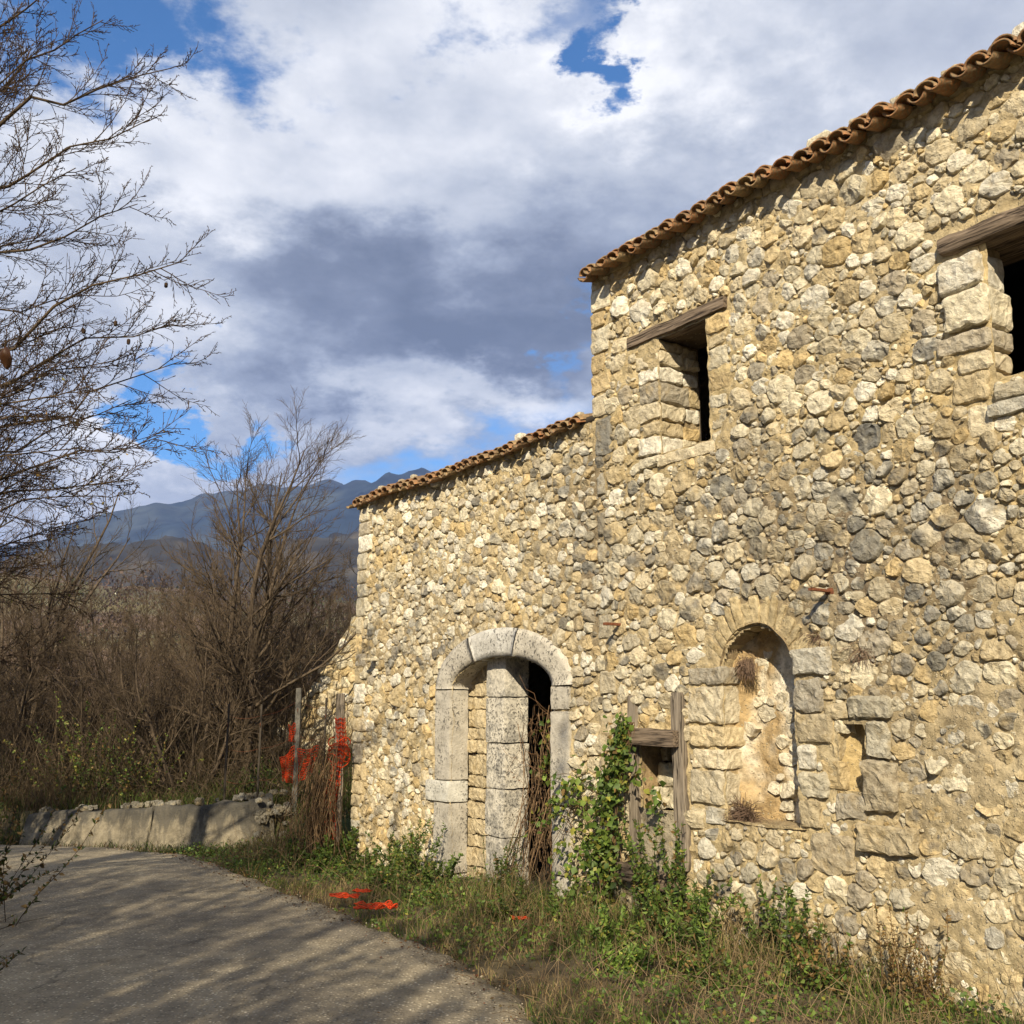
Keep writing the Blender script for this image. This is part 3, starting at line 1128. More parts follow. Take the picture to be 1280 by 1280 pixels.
# niche jambs
for (a, b, c, d, g) in [(1.56, 1.90, 1.80, 1.93, .3), (1.55, 1.89, 1.515, 1.79, .25), (1.56, 1.91, 1.345, 1.505, .15), (1.58, 1.90, 1.19, 1.335, .15), (1.54, 1.88, 0.94, 1.18, .35), (1.68, 1.88, 0.80, 0.93, .3)]:
    qblock('jamb_stone', 'h', a, b, -0.035, 0.33, c + .004, d - .004, grey=g, r=0.03, amp=0.02, bring=1.1)
    BLOCKS.append((a, b, c, d))
for (a, b, c, d, g) in [(2.55, 2.86, 1.84, 2.03, .6), (2.56, 2.77, 1.60, 1.82, .5), (2.57, 2.84, 1.40, 1.59, .35), (2.56, 2.70, 1.22, 1.39, .3), (2.56, 2.78, 1.04, 1.21, .3), (2.55, 2.72, 0.84, 1.03, .3)]:
    qblock('jamb_stone', 'h', a, b, -0.03, 0.33, c + .004, d - .004, grey=g, r=0.03, amp=0.02)
    BLOCKS.append((a, b, c, d))
# small niche
for (a, b, c, d, g, o) in [(2.98, 3.30, 1.56, 1.70, .75, .045), (3.11, 3.26, 1.32, 1.54, .7, .03), (3.07, 3.30, 0.99, 1.30, .9, .05), (2.70, 2.88, 1.30, 1.52, .2, .0),
                           (2.74, 2.90, 1.10, 1.29, .2, .01), (2.84, 3.06, 0.92, 1.085, .25, .02), (2.80, 2.97, 1.55, 1.66, .4, .02), (2.845, 2.93, 1.46, 1.56, .1, .0), (2.84, 2.90, 1.08, 1.15, .1, .0), (3.05, 3.12, 1.07, 1.14, .2, .0), (3.0, 3.42, 0.74, 0.91, .55, .06), (2.62, 2.96, 0.58, 0.83, .75, .02)]:
    qblock('niche_stone', 'h', a, b, -o, 0.24, c + .004, d - .004, grey=g * .75, r=0.03, amp=0.024)
    BLOCKS.append((a, b, c, d))
# string of quoins where the tall house rises over the wing
for (c, d, g, x1) in [(3.80, 4.14, .95, .70), (3.45, 3.66, .9, .60), (3.10, 3.30, .9, .60), (2.86, 3.02, .8, .60), (4.16, 4.36, .1, .66), (4.37, 4.55, .2, .72), (4.56, 4.74, .1, .64), (4.75, 4.98, .1, .70), (4.99, 5.14, .2, .64), (5.15, 5.36, .1, .72),
                      (2.2, 2.42, .5, .66), (1.75, 1.95, .3, .70), (1.4, 1.6, .4, .64)]:
    qblock('quoin', 'h', H_X0 - 0.005 if c > 4.1 else .50, x1, -0.02, 0.28, c + .004, d - .004, grey=g, r=0.03, amp=0.014, bring=.85 if g > .8 else 1)
    BLOCKS.append((H_X0, x1, c, d))
z = -0.45
while z < A_TOP - 0.05:
    h = rs.uniform(0.12, 0.24)
    b = A_X0 + rs.uniform(0.13, 0.34)
    qblock('quoin', 'w', A_X0 - 0.02, b, -0.025, 0.3, z + .005, min(z + h, A_TOP) - .005, grey=rs.uniform(0, .4), r=0.035, amp=0.014, bring=1.05)
    BLOCKS.append((A_X0, b, z, z + h))
    z += h


# ---- mortared facade sheets
def facade(name, which, x0, x1, z0, z1, hole_g=-0.012):
    st = 0.02
    nx, nz = int((x1 - x0) / st) + 1, int((z1 - z0) / st) + 1
    X, Z = np.meshgrid(np.linspace(x0, x1, nx), np.linspace(z0, z1, nz), indexing='ij')
    Yv = mort_surf(X, Z)
    idx = grid_idx(nx, nz)
    cx = X.ravel()[idx].mean(1)
    cz = Z.ravel()[idx].mean(1)
    keep = ~in_open(cx, cz, hole_g)
    a = Acc()
    a.add(np.stack([X, Yv, Z], -1).reshape(-1, 3), idx[keep], None, mortar_col(X, Z).reshape(-1, 3))
    return part(name, a, M_MORTAR, which)


facade('wall', 'h', H_X0, H_X1, -0.5, H_TOP)
facade('wall', 'w', A_X0, A_X1, -0.5, A_TOP)


def seam_blocked(which):
    lo, hi, top = (H_X0, H_X1, H_TOP) if which == 'h' else (A_X0, A_X1, A_TOP)

    def f(x, z, g):
        if not (lo + g * 0.8 < x < hi - g * 0.3) or z > top - g * 0.3:
            return True
        if in_open(x, z, g + 0.012):
            return True
        if which == 'w':
            # dressed door surround
            if -2.15 - g < x < 0.10 + g and z < 1.85 + g:
                return True
            xm, hw = -1.0, 1.14
            if z > 1.8 and ((x - xm) / (hw + g)) ** 2 + ((z - 1.83) / (0.57 + g)) ** 2 < 1:
                return True
        else:
            # radial arch stones over the niche, timber frame strip
            xm, hw = (NI[0] + NI[1]) / 2, (NI[1] - NI[0]) / 2 + 0.20
            if z > 1.8 and ((x - xm) / (hw + g)) ** 2 + ((z - 1.86) / (0.56 + g)) ** 2 < 1:
                return True
            if 0.86 - g < x < 1.53 + g and z < 1.40 + g * 0.4:
                return True
            if 0.92 - g < x < 2.12 + g and 4.64 - g < z < 4.79 + g:
                return True
            if 3.80 - g < x < 5.5 + g and 4.36 - g < z < 4.60 + g:
                return True
        return not blk_free(x, z, g)
    return f


def mp(px, py, rpx, grey=None, white=False):
    x, z = on_wall(px, py)
    x2, z2 = on_wall(px + rpx, py)
    return (x, z, abs(x2 - x), ('m', grey, white))


MAN_H = [mp(1082, 682, 24, 1.0), mp(1027, 690, 13, 0.9), mp(1083, 547, 22, 1.0), mp(1083, 592, 15, .9), mp(1233, 602, 17, .7), mp(1137, 608, 13, .8), mp(1150, 640, 14, .6),
         mp(1090, 260, 17, 0, True), mp(1150, 240, 13, 0), mp(925, 379, 12, 0, True), mp(895, 355, 11, 0), mp(1142, 740, 15, .7), mp(1170, 828, 15, 1.0), mp(1207, 780, 15, 1.0),
         mp(1153, 795, 13, .9), mp(1257, 570, 14, .2), mp(1180, 560, 15, .4), mp(1200, 200, 18, 0, True), mp(1145, 170, 14, .1), mp(1245, 120, 22, .1), mp(870, 700, 12, .4),
         mp(880, 660, 12, .3), mp(905, 610, 16, .8), mp(985, 590, 12, .6), mp(945, 465, 13, .5), mp(1000, 545, 12, .8), mp(940, 740, 12, .5), mp(1060, 1010, 14, .4),
         mp(1042, 1088, 17, .35), mp(985, 1088, 15, .5), mp(1265, 985, 16, 0, True), mp(1255, 925, 14, 0), mp(1175, 860, 12, .1, True), mp(1240, 1170, 18, .5), mp(940, 1090, 13, .5),
         mp(900, 1090, 13, .3), mp(1060, 1150, 17, .3), mp(1130, 1120, 20, .3), mp(1195, 920, 13, .4), mp(960, 250, 13, .1), mp(1020, 320, 14, .1), mp(1240, 690, 16, .5),
         mp(1260, 760, 15, .3), mp(1265, 640, 12, .2), mp(790, 610, 9, .6), mp(850, 640, 9, .6), mp(790, 800, 12, .4), mp(768, 860, 10, .7), mp(830, 840, 11, .7), mp(820, 790, 8, .3)]
MAN_W = [mp(722, 638, 9, 0, True), mp(556, 656, 7, 0, True), mp(614, 705, 7, .1), mp(690, 695, 8, .3), mp(700, 600, 8, .1), mp(590, 750, 7, .3), mp(500, 870, 9, 0), mp(640, 740, 7, .3)]


def lay(which, x0, x1, z1, manual, radii, nbig=300):
    bl = seam_blocked(which)
    manual = [m for m in manual if not bl(m[0], m[1], m[2] * 0.5)]
    st = pack(x0, x1, -0.45, z1, bl, manual, radii)
    st.sort(key=lambda s: -(s[2].mean() * (1.6 if s[0] < 4.6 else 0.3) * (1.5 if s[4] else 1)))
    rest = Acc()
    items = []
    for i, (cx, cz, lens, N, ex) in enumerate(st):
        grey = ex[1] if ex else None
        c = stone_col(cx, cz, grey)
        if ex and ex[2]:
            c = np.array([0.62, 0.58, 0.48])
        r = lens.mean()
        bury = float(smooth(cx, 2.9, 3.6) * smooth(cz, 2.3, 1.3))
        p = (rs.uniform(0.004, 0.024) + 0.10 * r) * (1 - 0.5 * bury)
        gr = 0.0
        if (ex and grey and grey > 0.5) or rs.rand() < float(stain(cx, cz)) * 0.8:
            gr = rs.uniform(0.3, 0.75)
        elif rs.rand() < 0.12:
            gr = 0.3
        items.append(dict(x=cx, z=cz, lens=lens, N=N, p=p, col=c, grime=gr, own=i < nbig))
    for a in stones_into(items, rest):
        part('stone', a, M_STONE, which, flat=True)
    if rest.n:
        part('small_stones', rest, M_STONE, which, kind='stuff', flat=True)
    return len(st)


nH = lay('h', H_X0, H_X1, H_TOP, MAN_H, [(0.125, 8), (0.098, 60), (0.076, 110), (0.058, 170), (0.042, 260), (0.028, 420), (0.019, 420)])
nW = lay('w', A_X0, A_X1, A_TOP, MAN_W, [(0.098, 14), (0.080, 70), (0.066, 170), (0.052, 240), (0.038, 300), (0.026, 380)])
print('stones', nH, nW)


# ---- recess tunnels, backs and inner shell
def wall_patch(name, which, corners, nu, nv, col, seed, amp=0.012, mat=None, bulge=None):
    """displaced sheet between four corners (local): p00 p10 p11 p01"""
    p = [np.array(c, float) for c in corners]
    U, V_ = np.meshgrid(np.linspace(0, 1, nu), np.linspace(0, 1, nv), indexing='ij')
    P = (p[0] * (1 - U[..., None]) * (1 - V_[..., None]) + p[1] * U[..., None] * (1 - V_[..., None]) + p[2] * U[..., None] * V_[..., None] + p[3] * (1 - U[..., None]) * V_[..., None])
    n = np.cross(p[1] - p[0], p[3] - p[0])
    n /= np.linalg.norm(n)
    d = amp * fbm(P[..., 0] * 8, P[..., 1] * 8 + 3, P[..., 2] * 8, 4, seed)
    if bulge is not None:
        d = d + bulge(U, V_)
    P = P + n * d[..., None]
    a = Acc()
    cc = np.asarray(col) * (1 + 0.25 * fbm(P[..., 0] * 5, P[..., 1] * 5, P[..., 2] * 5, 3, seed + 3))[..., None]
    a.add(P.reshape(-1, 3), grid_idx(nu, nv), None, cc.reshape(-1, 3))
    return part(name, a, mat or M_MORTAR, which)


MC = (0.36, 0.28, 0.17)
# niche
a_ = Acc()
nu, nv = 40, 70
U = np.linspace(NI[0] - 0.02, NI[1] + 0.02, nu)
Vv = np.linspace(0.80, 2.25, nv)
XX, ZZ = np.meshgrid(U, Vv, indexing='ij')
YY = 0.235 + 0.05 * fbm(XX * 5, ZZ * 5, 0, 4, 201) + 0.02 * fbm(XX * 22, ZZ * 22, 0, 3, 203) - 0.12 * smooth(np.abs(XX - 2.2), 0.18, 0.36)
wh = smooth(fbm(XX * 3.2, ZZ * 2.2, 0, 4, 205) + 0.9 * (XX - 1.92), -0.1, 0.3)[..., None]
cc = np.array([0.72, 0.67, 0.56]) * wh + np.array([0.44, 0.32, 0.17]) * (1 - wh)
a_.add(np.stack([XX, YY, ZZ], -1).reshape(-1, 3), grid_idx(nu, nv), None, cc.reshape(-1, 3))
part('niche_back', a_, M_MORTAR, 'h')
niche_st = pack(1.93, 2.52, 0.88, 2.1, lambda x, z, g: False, [], [(0.07, 10), (0.045, 20), (0.03, 24)])
a_ = Acc()
stones_into([dict(x=cx, z=cz, lens=lens, N=N, p=0.0, col=np.array([0.68, 0.62, 0.49]) * rs.uniform(.8, 1.1), grime=0.0,
                  y0=0.225 + 0.05 * float(fbm(cx * 5, cz * 5, 0, 4, 201)) - 0.12 * float(smooth(abs(cx - 2.2), 0.18, 0.36))) for (cx, cz, lens, N, ex) in niche_st], a_)
part('niche_stones', a_, M_STONE, 'h', kind='stuff', flat=True)


def soffit(name, which, o, y0, y1, col, n=26, m=10):
    x = np.linspace(o[0] - 0.01, o[1] + 0.01, n)
    zt = arch_z(np.clip(x, o[0] + 1e-3, o[1] - 1e-3), o) + 0.012
    yy = np.linspace(y0, y1, m)
    X, Yy = np.meshgrid(x, yy, indexing='ij')
    Z = zt[:, None] + 0.018 * fbm(X * 9, Yy * 9, 0, 3, 211)
    a = Acc()
    a.add(np.stack([X, Yy, Z], -1).reshape(-1, 3), grid_idx(n, m), None, col)
    return part(name, a, M_MORTAR, which)


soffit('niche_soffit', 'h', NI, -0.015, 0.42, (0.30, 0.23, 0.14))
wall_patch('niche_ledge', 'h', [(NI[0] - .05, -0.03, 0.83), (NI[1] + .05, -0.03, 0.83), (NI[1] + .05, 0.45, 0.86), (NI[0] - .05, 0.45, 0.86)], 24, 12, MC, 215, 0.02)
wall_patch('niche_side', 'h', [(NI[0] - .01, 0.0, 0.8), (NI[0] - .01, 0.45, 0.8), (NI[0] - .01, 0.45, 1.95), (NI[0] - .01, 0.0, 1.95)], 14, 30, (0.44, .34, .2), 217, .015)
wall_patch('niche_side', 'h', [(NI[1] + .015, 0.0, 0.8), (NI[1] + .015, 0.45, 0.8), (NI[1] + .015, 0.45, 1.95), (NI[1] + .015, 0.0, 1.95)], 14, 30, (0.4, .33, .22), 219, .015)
# radial stones of the rough niche arch
n_r = 15
for k in range(n_r):
    an = math.radians(168 - k * (158 / (n_r - 1)))
    xm, hw = (NI[0] + NI[1]) / 2, (NI[1] - NI[0]) / 2
    bx, bz = xm + math.cos(an) * (hw + 0.005), NI[3] + math.sin(an) * (NI[4] - NI[3] + 0.005)
    L = rs.uniform(0.15, 0.27)
    wv = 0.030 + rs.uniform(-.008, .012)
    ex_, ez_ = math.cos(an) * 0.75, math.sin(an) + 0.12
    q = math.hypot(ex_, ez_)
    ex_, ez_ = ex_ / q, ez_ / q
    a = Acc()
    rough_block(a, -wv, wv, 0.002 - rs.uniform(0, .016), 0.25, 0, L, mortar_col(np.array(bx), np.array(5.0)) * rs.uniform(.8, 1.1), 0.012, 0.012, 0.03)
    V0 = a.v
    for i in range(len(V0)):
        v = V0[i].copy()
        V0[i] = np.stack([bx + v[:, 0] * ez_ + v[:, 2] * ex_, v[:, 1], bz - v[:, 0] * ex_ + v[:, 2] * ez_], -1)
    part('arch_stone', a, M_STONE, 'h', flat=True)

# small niche, framed opening
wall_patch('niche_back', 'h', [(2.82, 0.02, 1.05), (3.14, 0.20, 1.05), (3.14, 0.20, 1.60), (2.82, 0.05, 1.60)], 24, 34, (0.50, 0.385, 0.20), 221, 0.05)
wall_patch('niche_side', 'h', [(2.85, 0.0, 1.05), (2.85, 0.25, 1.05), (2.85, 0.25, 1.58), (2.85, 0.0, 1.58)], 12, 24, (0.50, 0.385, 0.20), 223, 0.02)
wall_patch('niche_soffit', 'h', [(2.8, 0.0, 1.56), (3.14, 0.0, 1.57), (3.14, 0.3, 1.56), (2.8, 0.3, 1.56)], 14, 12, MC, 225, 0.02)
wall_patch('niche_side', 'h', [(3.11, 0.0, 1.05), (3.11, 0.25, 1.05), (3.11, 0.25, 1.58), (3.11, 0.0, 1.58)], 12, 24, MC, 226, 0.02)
# framed opening: deep and dark above, roughly walled below
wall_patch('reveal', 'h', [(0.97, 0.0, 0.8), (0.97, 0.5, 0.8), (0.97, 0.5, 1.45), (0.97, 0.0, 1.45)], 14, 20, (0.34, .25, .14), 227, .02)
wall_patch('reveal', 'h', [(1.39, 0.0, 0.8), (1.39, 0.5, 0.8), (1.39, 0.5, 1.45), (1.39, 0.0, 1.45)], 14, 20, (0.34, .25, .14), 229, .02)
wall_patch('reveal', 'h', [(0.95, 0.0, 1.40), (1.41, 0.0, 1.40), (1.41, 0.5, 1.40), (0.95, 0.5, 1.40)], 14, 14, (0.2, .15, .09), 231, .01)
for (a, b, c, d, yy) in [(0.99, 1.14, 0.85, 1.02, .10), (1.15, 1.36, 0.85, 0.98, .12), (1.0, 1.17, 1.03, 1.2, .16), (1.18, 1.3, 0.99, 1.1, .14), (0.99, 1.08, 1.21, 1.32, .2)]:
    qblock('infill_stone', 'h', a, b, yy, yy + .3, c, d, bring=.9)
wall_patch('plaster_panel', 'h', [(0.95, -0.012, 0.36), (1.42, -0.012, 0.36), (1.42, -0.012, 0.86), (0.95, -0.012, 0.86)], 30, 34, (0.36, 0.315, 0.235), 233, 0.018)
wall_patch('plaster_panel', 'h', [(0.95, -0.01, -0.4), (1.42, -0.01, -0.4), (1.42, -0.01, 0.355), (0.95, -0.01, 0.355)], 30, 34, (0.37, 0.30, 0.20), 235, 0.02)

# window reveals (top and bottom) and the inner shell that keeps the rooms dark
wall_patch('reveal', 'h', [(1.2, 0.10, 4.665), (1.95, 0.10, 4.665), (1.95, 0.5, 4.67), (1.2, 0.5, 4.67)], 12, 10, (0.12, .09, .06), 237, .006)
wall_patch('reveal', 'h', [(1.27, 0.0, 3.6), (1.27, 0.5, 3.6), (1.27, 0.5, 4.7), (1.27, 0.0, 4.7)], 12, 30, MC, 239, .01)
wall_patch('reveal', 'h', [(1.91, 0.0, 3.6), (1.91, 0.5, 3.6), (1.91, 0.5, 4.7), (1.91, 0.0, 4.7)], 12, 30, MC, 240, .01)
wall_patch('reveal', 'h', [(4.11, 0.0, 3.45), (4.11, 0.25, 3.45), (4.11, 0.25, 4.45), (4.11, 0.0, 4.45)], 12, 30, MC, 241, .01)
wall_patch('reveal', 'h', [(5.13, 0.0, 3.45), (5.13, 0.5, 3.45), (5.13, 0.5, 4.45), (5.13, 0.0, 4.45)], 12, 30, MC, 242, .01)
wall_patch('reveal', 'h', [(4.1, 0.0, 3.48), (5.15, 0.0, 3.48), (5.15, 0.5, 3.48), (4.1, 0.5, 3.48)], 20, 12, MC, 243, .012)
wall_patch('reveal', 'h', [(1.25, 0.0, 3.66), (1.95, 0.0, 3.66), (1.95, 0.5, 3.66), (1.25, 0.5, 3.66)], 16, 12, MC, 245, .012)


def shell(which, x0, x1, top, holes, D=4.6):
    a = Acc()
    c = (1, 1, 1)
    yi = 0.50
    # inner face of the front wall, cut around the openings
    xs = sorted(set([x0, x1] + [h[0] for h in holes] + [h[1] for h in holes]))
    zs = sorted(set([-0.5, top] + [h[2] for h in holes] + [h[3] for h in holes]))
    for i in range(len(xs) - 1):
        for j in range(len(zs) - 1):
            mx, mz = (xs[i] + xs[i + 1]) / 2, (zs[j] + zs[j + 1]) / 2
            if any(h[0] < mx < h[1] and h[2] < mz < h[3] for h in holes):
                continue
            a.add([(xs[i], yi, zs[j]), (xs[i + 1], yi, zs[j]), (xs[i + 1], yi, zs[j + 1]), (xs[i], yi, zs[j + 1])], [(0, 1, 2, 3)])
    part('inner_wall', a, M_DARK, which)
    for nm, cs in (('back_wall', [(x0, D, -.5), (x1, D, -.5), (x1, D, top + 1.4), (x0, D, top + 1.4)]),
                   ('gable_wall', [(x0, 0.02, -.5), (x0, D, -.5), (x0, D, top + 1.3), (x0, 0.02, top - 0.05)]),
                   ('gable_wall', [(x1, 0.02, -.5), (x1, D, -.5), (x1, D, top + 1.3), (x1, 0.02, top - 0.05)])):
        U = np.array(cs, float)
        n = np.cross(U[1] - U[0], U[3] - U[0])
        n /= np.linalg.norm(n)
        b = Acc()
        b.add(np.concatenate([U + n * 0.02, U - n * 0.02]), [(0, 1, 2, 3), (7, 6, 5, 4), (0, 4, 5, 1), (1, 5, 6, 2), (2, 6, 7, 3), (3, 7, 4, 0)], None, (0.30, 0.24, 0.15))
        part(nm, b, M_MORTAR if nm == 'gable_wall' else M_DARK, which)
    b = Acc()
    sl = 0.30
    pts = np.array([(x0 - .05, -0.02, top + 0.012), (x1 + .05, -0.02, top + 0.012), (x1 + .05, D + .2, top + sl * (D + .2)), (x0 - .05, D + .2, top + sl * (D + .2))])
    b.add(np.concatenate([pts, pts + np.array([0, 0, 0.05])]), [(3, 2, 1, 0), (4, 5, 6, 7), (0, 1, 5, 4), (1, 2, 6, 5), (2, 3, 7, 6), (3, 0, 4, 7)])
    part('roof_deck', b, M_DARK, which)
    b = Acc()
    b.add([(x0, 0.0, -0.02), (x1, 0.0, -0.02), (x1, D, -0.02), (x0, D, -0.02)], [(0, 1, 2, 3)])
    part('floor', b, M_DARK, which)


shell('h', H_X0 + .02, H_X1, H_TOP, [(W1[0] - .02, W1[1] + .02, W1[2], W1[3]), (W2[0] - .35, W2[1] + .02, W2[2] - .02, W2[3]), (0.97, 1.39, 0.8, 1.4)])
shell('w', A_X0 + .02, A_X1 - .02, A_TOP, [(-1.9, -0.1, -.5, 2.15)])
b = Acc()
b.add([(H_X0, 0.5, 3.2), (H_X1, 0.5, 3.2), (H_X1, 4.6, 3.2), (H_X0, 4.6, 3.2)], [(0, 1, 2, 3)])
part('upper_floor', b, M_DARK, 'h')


# ---- roof tiles
def coppo(flip, L=0.42, r0=0.095, r1=0.075, th=0.014, n=10, m=6, seed=0):
    """half-round tile along +Y; wide end at y=0; flip: channel (concave up)"""
    A = Acc()
    ang = np.linspace(math.radians(4), math.radians(176), n)
    ys = np.linspace(0, L, m)
    outer, inner = [], []
    for yv in ys:
        t = yv / L
        r = (r0 + (r1 - r0) * t) if not flip else (r1 + (r0 - r1) * t)
        wv = 1 + 0.03 * math.sin(seed + yv * 20)
        outer.append([(math.cos(a) * r * wv, yv, math.sin(a) * r * 0.74 * wv) for a in ang])
        inner.append([(math.cos(a) * (r - th) * wv, yv, math.sin(a) * (r - th) * 0.74 * wv) for a in ang])
    o = np.array(outer).reshape(-1, 3)
    i = np.array(inner).reshape(-1, 3)
    if flip:
        o[:, 2] *= -1
        i[:, 2] *= -1
    P = np.concatenate([o, i])
    k = len(o)
    q = grid_idx(m, n)
    qs = [q, q[:, ::-1] + k]
    e = []
    for c in range(n - 1):
        e.append((c, c + 1, k + c + 1, k + c))
        e.append(((m - 1) * n + c + 1, (m - 1) * n + c, k + (m - 1) * n + c, k + (m - 1) * n + c + 1))
    for rr in range(m - 1):
        e.append((rr * n, (rr + 1) * n, k + (rr + 1) * n, k + rr * n))
        e.append((rr * n + n - 1, k + rr * n + n - 1, k + (rr + 1) * n + n - 1, (rr + 1) * n + n - 1))
    qs.append(np.array(e))
    P = P + 0.004 * np.stack([fbm(P[:, 0] * 12 + seed, P[:, 1] * 12, P[:, 2] * 12, 2, s) for s in (3, 4, 5)], -1)
    A.add(P, np.concatenate(qs), None, (1, 1, 1))
    return A


TILES = {}
for fl in (0, 1):
    for s in range(4):
        o = build('roof_tile', coppo(fl, seed=s * 7 + fl, r0=0.090 if not fl else 0.096, r1=0.074, th=0.016), M_TILE)
        TILES[(fl, s)] = o.data
        bpy.data.objects.remove(o)


def roof(which, x0, x1, top, rows, pitch=0.20, over=0.13):
    par, off = (house, HS) if which == 'h' else (wing, WS)
    sl = math.atan(0.30)
    n = int((x1 - x0) / pitch) + 1
    ks = pitch / 0.198
    ph = rs.uniform(0, 6)
    for r in range(rows):
        for k in range(n):
            for fl in (1, 0):
                x = x0 + (k + (0.5 if not fl else 0)) * pitch
                if x > x1 + 0.12:
                    continue
                sag = 0.018 * math.sin(x * 1.7 + ph) + 0.010 * math.sin(x * 4.1 + ph)
                s0 = -over + r * 0.34 + rs.normal(0, .022) + (-0.012 if fl else 0.02)
                if not fl and r == 0:
                    s0 += 0.0
                lift = (0.078 if fl else 0.064) * ks + r * 0.006 + (0.014 * (r > 0))
                o = bpy.data.objects.new('roof_tile', TILES[(fl, rs.randint(4))])
                COL.objects.link(o)
                o.parent = par
                o.location = (x - off[0] + rs.uniform(-.008, .008), s0 * math.cos(sl), top + s0 * math.sin(sl) + lift + sag + rs.uniform(-.006, .006))
                o.scale = (ks, 1, ks * 1.12)
                o.rotation_euler = (sl + rs.uniform(-.02, .02) - 0.04, rs.uniform(-.07, .07), rs.uniform(-.05, .05))
                if fl == 0 and r == 0:
                    # a second, slightly set back cover tile doubles the edge
                    o2 = bpy.data.objects.new('roof_tile', TILES[(0, rs.randint(4))])
                    COL.objects.link(o2)
                    o2.parent = par
                    s1 = s0 + rs.uniform(0.03, 0.07)
                    o2.location = (o.location.x + rs.uniform(-.008, .008), s1 * math.cos(sl), top + s1 * math.sin(sl) + lift + sag + 0.024)
                    o2.scale = (ks, 1, ks * 1.12)
                    o2.rotation_euler = (sl, rs.uniform(-.06, .06), rs.uniform(-.05, .05))
    # upper courses, out of sight from the road
    A = Acc()
    y = (rows * 0.34 - over)
    while y < 4.5 and n:
        for k in range(n):
            for fl in (1, 0):
                c = coppo(fl, L=0.42, n=5, m=2, seed=k)
                x = x0 + (k + (0.5 if not fl else 0)) * pitch
                for v in c.v:
                    pass
                v = np.concatenate(c.v)
                v = v + np.array([x, y, 0])
                v[:, 0] = x + (v[:, 0] - x) * ks
                v[:, 2] += top + v[:, 1] * 0.30 + (0.078 if fl else 0.100)
                A.add(v, np.concatenate(c.q), None, (.8, .8, .75))
        y += 0.34
    part('upper_roof_tiles', A, M_TILE, which, kind='stuff')
    # bedding mortar lumps and moss between wall head and tiles
    B = Acc()
    x = x0 - 0.02
    while x < x1:
        wv = rs.uniform(.07, .16)
        rough_block(B, x, x + wv, -0.015 - rs.uniform(0, .02), 0.22, top - 0.02 - rs.uniform(0, .03), top + 0.055, mortar_col(x, 5.0) * .8, 0.02, 0.012, 0.04)
        x += wv * 0.95
    part('bedding_mortar', B, M_MORTAR, which, kind='stuff')


roof('h', H_X0 + 0.06, H_X1, H_TOP - 0.035, 2, 0.168, 0.195)
roof('w', A_X0 - 0.06, A_X1 - 0.1, A_TOP - 0.03, 2, 0.145, 0.14)
# stones that weigh the tiles down
for (x, w_) in [(0.9, 'h'), (1.25, 'h'), (1.5, 'h'), (2.15, 'h'), (2.45, 'h'), (2.95, 'h'), (3.3, 'h'), (3.62, 'h'), (4.0, 'h'), (4.5, 'h'), (-3.7, 'w'), (-3.2, 'w'), (-2.9, 'w'), (0.15, 'w'), (-.8, 'w')]:
    t = H_TOP if w_ == 'h' else A_TOP
    s = rs.uniform(.035, .08) if w_ == 'h' else rs.uniform(.025, .045)
    qblock('ballast_stone', w_, x - s * 1.3, x + s * 1.3, 0.06, 0.06 + 2 * s, t + 0.12, t + 0.13 + s * 1.5, grey=rs.uniform(.1, .6), r=s * .6, amp=0.012)


# ---- beams
def beam(name, which, x0, x1, y0, y1, z0, z1, mat=M_BEAM, label=None, slope=0.0, r=0.012, amp=0.010, freq=4):
    a = Acc()
    rough_block(a, x0, x1, y0, y1, z0, z1, (1, 1, 1), r, amp, 0.05, freq=freq, skew=slope)
    return part(name, a, mat, which, label)


beam('lintel', 'h', 0.95, 2.08, -0.035, 0.16, 4.665, 4.765, label='weathered timber lintel over the small upper window')
beam('lintel', 'h', 1.0, 2.0, 0.175, 0.46, 4.67, 4.76)
beam('lintel', 'h', 3.86, 5.55, -0.05, 0.18, 4.405, 4.53, label='thick split timber lintel over the larger upper window', r=0.045, amp=0.018, slope=0.02)
beam('lintel', 'h', 3.95, 5.45, 0.20, 0.48, 4.41, 4.53)

# ---- dressed doorway of the wing
LG = (0.51, 0.47, 0.40)
WG = (0.47, 0.42, 0.33)


